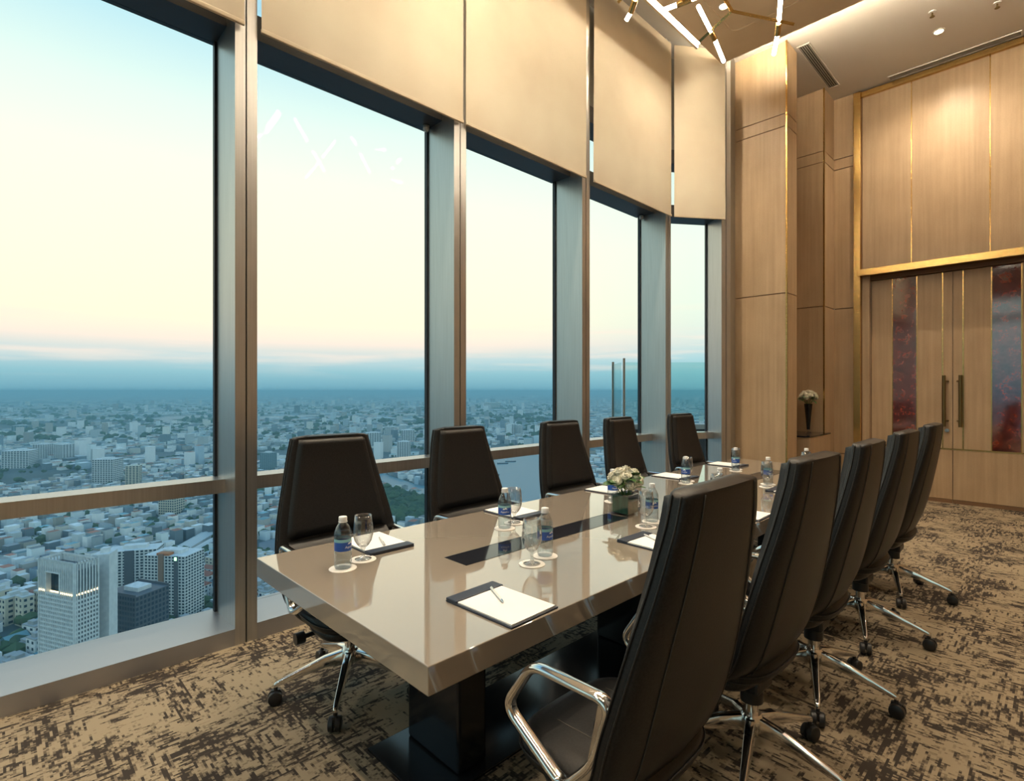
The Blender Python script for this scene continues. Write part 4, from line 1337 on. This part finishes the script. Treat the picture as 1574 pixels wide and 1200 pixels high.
# station sheds
for i, (a, b_, hw) in enumerate((((268, 856), (328, 820), 9), ((290, 860), (334, 834), 8), ((300, 866), (334, 852), 7))):
    p0, p1 = on_z(*a, GZ), on_z(*b_, GZ)
    d = p1 - p0
    sh = empty('station_shed', (p0.x, p0.y, GZ), math.atan2(d.y, d.x))
    tag(sh, ['longest pale roofed station shed', 'middle pale roofed station shed', 'shortest pale roofed station shed'][i], 'shed')
    L_ = d.length
    bx('walls', M['c_white'], sh, 0, L_, -hw, hw, 0, 6)
    MB().add([(0, -hw - 1, 6), (L_, -hw - 1, 6), (L_, 0, 9), (0, 0, 9), (0, hw + 1, 6), (L_, hw + 1, 6)], [(0, 1, 2, 3), (3, 2, 5, 4), (0, 3, 4), (1, 5, 2)]).build('roof', M['c_shed'], sh)
    TOWER_FOOT.append(((p0.x + p1.x) / 2, (p0.y + p1.y) / 2, L_ * 0.3))

# ---- houses
rng = np.random.default_rng(7)
PAL = np.array([(0.50, 0.54, 0.56), (0.62, 0.65, 0.66), (0.36, 0.41, 0.44), (0.24, 0.30, 0.35), (0.48, 0.46, 0.42), (0.72, 0.73, 0.72), (0.14, 0.18, 0.22), (0.34, 0.33, 0.32)])
ROOF = np.array([(0.42, 0.44, 0.45), (0.55, 0.57, 0.57), (0.30, 0.33, 0.35), (0.34, 0.13, 0.09), (0.16, 0.30, 0.34), (0.22, 0.24, 0.26), (0.10, 0.13, 0.16), (0.68, 0.70, 0.70)])
def candidates(r0, r1, cell, jitter):
    out = []
    n = int(r1 / cell) + 1
    a = 0.42
    ca, sa = math.cos(a), math.sin(a)
    xs_ = np.arange(-n, n + 1) * cell
    gx_, gy_ = np.meshgrid(xs_, xs_)
    gx_ = gx_.ravel() + rng.uniform(-jitter, jitter, gx_.size) * cell
    gy_ = gy_.ravel() + rng.uniform(-jitter, jitter, gy_.size) * cell
    x, y = gx_ * ca - gy_ * sa, gx_ * sa + gy_ * ca
    d = -S_ * x + C_th * y
    l = C_th * x + S_ * y
    px = 787 + F_PX * l / np.maximum(d, 1)
    keep = (d > r0) & (d <= r1) & (px > -60) & (px < 1110)
    return x[keep], y[keep]
def allowed(x, y, rad=0):
    px, py, _ = to_px(x, y, GZ)
    for pix, _, _ in RIVERS:
        if inside(px, py, pix): return False
    for pix, _ in PARKS + ROADS:
        if inside(px, py, pix): return False
    for (tx, ty, tr) in TOWER_FOOT:
        if (x - tx) ** 2 + (y - ty) ** 2 < tr * tr: return False
    return True
def house_mesh(w, d, h_, wm, rm, gable):
    mb = MB(); mb.box(-w / 2, w / 2, -d / 2, d / 2, 0, h_)
    me = mb.mesh('house_walls', wm)
    rb = MB()
    if gable:
        rb.add([(-w / 2 - .4, -d / 2 - .4, h_), (w / 2 + .4, -d / 2 - .4, h_), (w / 2 + .4, d / 2 + .4, h_), (-w / 2 - .4, d / 2 + .4, h_), (0, -d / 2 - .4, h_ + w * .28), (0, d / 2 + .4, h_ + w * .28)],
               [(0, 1, 4), (1, 2, 5, 4), (2, 3, 5), (3, 0, 4, 5), (0, 3, 2, 1)])
    else:
        rb.box(-w / 2 - .15, w / 2 + .15, -d / 2 - .15, d / 2 + .15, h_, h_ + 0.7); rb.box(-w * .3, w * .2, -d * .2, d * .25, h_ + 0.7, h_ + 3.0)
    rme = rb.mesh('house_roof', rm)
    wb_ = MB()
    nf = max(2, int(h_ / 3.6))
    for f in range(nf):
        for b_ in range(2):
            for sy in (-1, 1):
                xa = -w / 2 + w * (b_ + 0.25) / 2; xb = xa + w * 0.25
                za = h_ * (f + 0.3) / nf; zb = h_ * (f + 0.75) / nf
                wb_.add([(xa, sy * (d / 2 + .08), za), (xb, sy * (d / 2 + .08), za), (xb, sy * (d / 2 + .08), zb), (xa, sy * (d / 2 + .08), zb)], [(0, 1, 2, 3)])
                xs2 = sy * (w / 2 + .08)
                ya = -d / 2 + d * (b_ + 0.3) / 2; yb = ya + d * 0.2
                wb_.add([(xs2, ya, za), (xs2, yb, za), (xs2, yb, zb), (xs2, ya, zb)], [(0, 1, 2, 3)])
    return me, rme, wb_.mesh('house_windows', M['c_win'])
M['h_red'] = mat('red_tile_roof', (0.34, 0.12, 0.08), 0.8)
M['h_teal'] = mat('teal_sheet_roof', (0.17, 0.32, 0.36), 0.6)
M['h_grey'] = mat('grey_flat_roof', (0.36, 0.38, 0.39), 0.8)
M['h_white'] = mat('white_flat_roof', (0.58, 0.60, 0.60), 0.8)
KINDS = [('pale city house with a red pitched roof in the dense quarter below', 'red roofed city houses', (9, 15, 11), 'c_white', 'h_red', True),
         ('pale city house with a teal sheet roof in the dense quarter below', 'teal roofed city houses', (11, 16, 10), 'c_white', 'h_teal', True),
         ('pale city house with a flat grey roof in the dense quarter below', 'grey roofed city houses', (9, 14, 15), 'c_white', 'h_grey', False),
         ('tall narrow cream city house with a flat white roof below', 'white roofed city houses', (8, 13, 19), 'c_cream', 'h_white', False)]
KM = [house_mesh(*k_[2], M[k_[3]], M[k_[4]], k_[5]) for k_ in KINDS]
hx_, hy_ = candidates(330, 1350, 17, 0.22)
order = np.argsort(hx_ ** 2 + hy_ ** 2)
house_n = 0
far_pts = []
for i in order:
    x, y = float(hx_[i]), float(hy_[i])
    if not allowed(x, y): continue
    px, py, d = to_px(x, y, GZ + 8)
    if house_n < 260 and -10 < px < 690 and py < 1030 and not (331 < px < 398):
        # behind the sill or behind the near tower nothing shows: keep those in the merged city
        kk = int(rng.choice(4, p=[0.22, 0.14, 0.40, 0.24]))
        lab, grp = KINDS[kk][0], KINDS[kk][1]
        o = empty('city_house', (x, y, GZ), 0.42 + (PI / 2 if rng.random() < 0.5 else 0) + rng.uniform(-0.06, 0.06))
        o.scale = (rng.uniform(0.85, 1.3), rng.uniform(0.85, 1.25), rng.uniform(0.7, 1.35))
        tag(o, lab, 'house', grp)
        link('walls', KM[kk][0], o); link('roof', KM[kk][1], o); link('windows', KM[kk][2], o, 'stuff')
        house_n += 1
    else:
        far_pts.append((x, y, 10, 17, 0))
for (r0, r1, cell, lev) in ((1350, 3200, 32, 1), (3200, 9500, 85, 2), (9500, 22000, 210, 3)):
    fx, fy = candidates(r0, r1, cell, 0.35)
    for x, y in zip(fx, fy):
        if allowed(float(x), float(y)):
            far_pts.append((float(x), float(y), cell * 0.62, cell, lev))
V, FC, COL = [], [], []
nb = 0
verts = np.zeros((len(far_pts) * 8, 3)); 
faces = np.zeros((len(far_pts) * 5, 4), int)
cols = np.zeros((len(far_pts) * 5, 4))
# clumps: groves and open lots leave gaps
for (x, y, s, cell, lev) in far_pts:
    clump = math.sin(x * 0.0021 + 1.3) * math.sin(y * 0.0017 + 0.4) + 0.5 * math.sin(x * 0.006 - y * 0.005)
    if lev and clump < -0.55 and rng.random() < 0.85:
        continue
    w, d = s * rng.uniform(0.7, 1.35), s * rng.uniform(0.7, 1.35)
    if lev == 0:
        h_ = rng.uniform(6, 19)
    elif lev == 1:
        h_ = rng.uniform(5, 18) if rng.random() < 0.96 else rng.uniform(25, 60)
    else:
        h_ = rng.uniform(4, 16) if rng.random() < 0.965 else rng.uniform(25, 75)
        if h_ > 25: w, d = w * 0.5, d * 0.5
    a = 0.42 + rng.uniform(-0.1, 0.1) + (0.5 if clump > 0.5 else 0)
    ca, sa = math.cos(a), math.sin(a)
    for q, (ux, uy) in enumerate(((-1, -1), (1, -1), (1, 1), (-1, 1))):
        lx, ly = ux * w / 2, uy * d / 2
        gx_, gy_ = x + lx * ca - ly * sa, y + lx * sa + ly * ca
        verts[nb * 8 + q] = (gx_, gy_, GZ); verts[nb * 8 + 4 + q] = (gx_, gy_, GZ + h_)
    o_ = nb * 8
    faces[nb * 5:nb * 5 + 5] = [(o_, o_ + 1, o_ + 5, o_ + 4), (o_ + 1, o_ + 2, o_ + 6, o_ + 5), (o_ + 2, o_ + 3, o_ + 7, o_ + 6), (o_ + 3, o_, o_ + 4, o_ + 7), (o_ + 4, o_ + 5, o_ + 6, o_ + 7)]
    wc = PAL[rng.integers(len(PAL))] * rng.uniform(0.75, 2.0)
    rc = ROOF[rng.integers(len(ROOF))] * rng.uniform(0.65, 1.7)
    cols[nb * 5:nb * 5 + 4, :3] = wc; cols[nb * 5 + 4, :3] = rc
    nb += 1
verts, faces, cols = verts[:nb * 8], faces[:nb * 5], cols[:nb * 5]
cols = np.minimum(cols, 0.88); cols[:, 3] = 1
me = bpy.data.meshes.new('city_blocks')
me.from_pydata(verts.tolist(), [], faces.tolist())
at_ = me.color_attributes.new('tone', 'FLOAT_COLOR', 'CORNER')
at_.data.foreach_set('color', np.repeat(cols, 4, axis=0).astype(np.float32).ravel())
m_ = mat('city_block_walls', (0.5, 0.5, 0.5), 0.85)
an = N(m_.node_tree, 'ShaderNodeAttribute', attribute_name='tone')
m_.node_tree.links.new(an.outputs['Color'], m_.node_tree.nodes['Principled BSDF'].inputs['Base Color'])
me.materials.append(m_)
cb = link('city_blocks', me)
tag(cb, 'dense sea of small buildings stretching to the hazy horizon', 'city', kind='stuff')

# ---- trees: parks and street greenery, merged
tv_, tf_ = [], []
base = []
bm = bmesh.new(); bmesh.ops.create_icosphere(bm, subdivisions=1, radius=1.0)
bm.verts.ensure_lookup_table()
iv = np.array([v.co[:] for v in bm.verts]); fi = np.array([[v.index for v in f.verts] for f in bm.faces]); bm.free()
tp = []
for pix, _ in PARKS[:1]:
    for _k in range(900):
        px = rng.uniform(555, 695); py = rng.uniform(750, 812)
        if inside(px, py, pix) and rng.random() < 0.8:
            p_ = on_z(px, py, GZ); tp.append((p_.x, p_.y, rng.uniform(5, 11)))
for _k in range(1400):
    px = rng.uniform(-20, 900); py = 600 + 10 ** rng.uniform(1.35, 2.62)
    if py > 1020: continue
    p_ = on_z(px, py, GZ)
    if any(inside(px, py, q[0]) for q in RIVERS): continue
    r_ = rng.uniform(4, 8) * (1 if py > 680 else 2.2)
    for _j in range(3):
        tp.append((p_.x + rng.normal(0, r_ * 2), p_.y + rng.normal(0, r_ * 2), r_ * rng.uniform(0.7, 1.2)))
tv_ = np.concatenate([iv * (r_, r_, r_ * 0.8) * rng.uniform(0.85, 1.15, (len(iv), 1)) + (x, y, GZ + r_ * 0.9) for x, y, r_ in tp])
tf_ = np.concatenate([fi + k * len(iv) for k in range(len(tp))])
me = bpy.data.meshes.new('city_trees'); me.from_pydata(tv_.tolist(), [], tf_.tolist())
me.materials.append(link_noise_color(mat('tree_canopy', (0.05, 0.09, 0.04), 0.9), (0.03, 0.065, 0.035), (0.07, 0.12, 0.05), (1, 1, 1), 0.05))
tag(link('city_trees', me), 'dark green treetops scattered through the city and park', 'trees', kind='stuff')
# boats on the wide river
for i, (px, py) in enumerate(((772, 713), (784, 710), (757, 731))):
    p_ = on_z(px, py, GZ)
    b_ = empty('river_barge', (p_.x, p_.y, GZ + 0.8), 0.8)
    tag(b_, 'small dark barge on the wide river', 'boat', 'barges on the wide river')
    MB().add([(-14, -3, 0), (11, -3, 0), (16, 0, 0), (11, 3, 0), (-14, 3, 0), (-14, -3.4, 2.5), (11, -3.4, 2.5), (17, 0, 3), (11, 3.4, 2.5), (-14, 3.4, 2.5)],
             [(0, 4, 3, 2, 1), (5, 6, 7, 8, 9), (0, 1, 6, 5), (1, 2, 7, 6), (2, 3, 8, 7), (3, 4, 9, 8), (4, 0, 5, 9)]).build('hull', M['c_grey'], b_)
    MB().box(-13, -8, -2.5, 2.5, 2.5, 6).build('wheelhouse', M['c_white'], b_)

# ---- evening haze over the city
hz = bpy.data.materials.new('blue_evening_haze')
hz.use_nodes = True
t = hz.node_tree
t.nodes.clear()
vsn = N(t, 'ShaderNodeVolumeScatter')
HAZE = (0.48, 0.86, 1.0, 1)
vsn.inputs['Color'].default_value = HAZE
vsn.inputs['Density'].default_value = 1.5e-4
vab = N(t, 'ShaderNodeVolumeAbsorption')
vab.inputs['Color'].default_value = HAZE
vab.inputs['Density'].default_value = 1.5e-4
vad = N(t, 'ShaderNodeAddShader')
t.links.new(vsn.outputs[0], vad.inputs[0])
t.links.new(vab.outputs[0], vad.inputs[1])
oo = N(t, 'ShaderNodeOutputMaterial')
t.links.new(vad.outputs[0], oo.inputs['Volume'])
hb = MB().box(-24000, -60, -8000, 28000, GZ + 0.1, 12).build('haze', hz, None)
tag(hb, 'blue evening haze lying over the city', 'haze', kind='stuff')
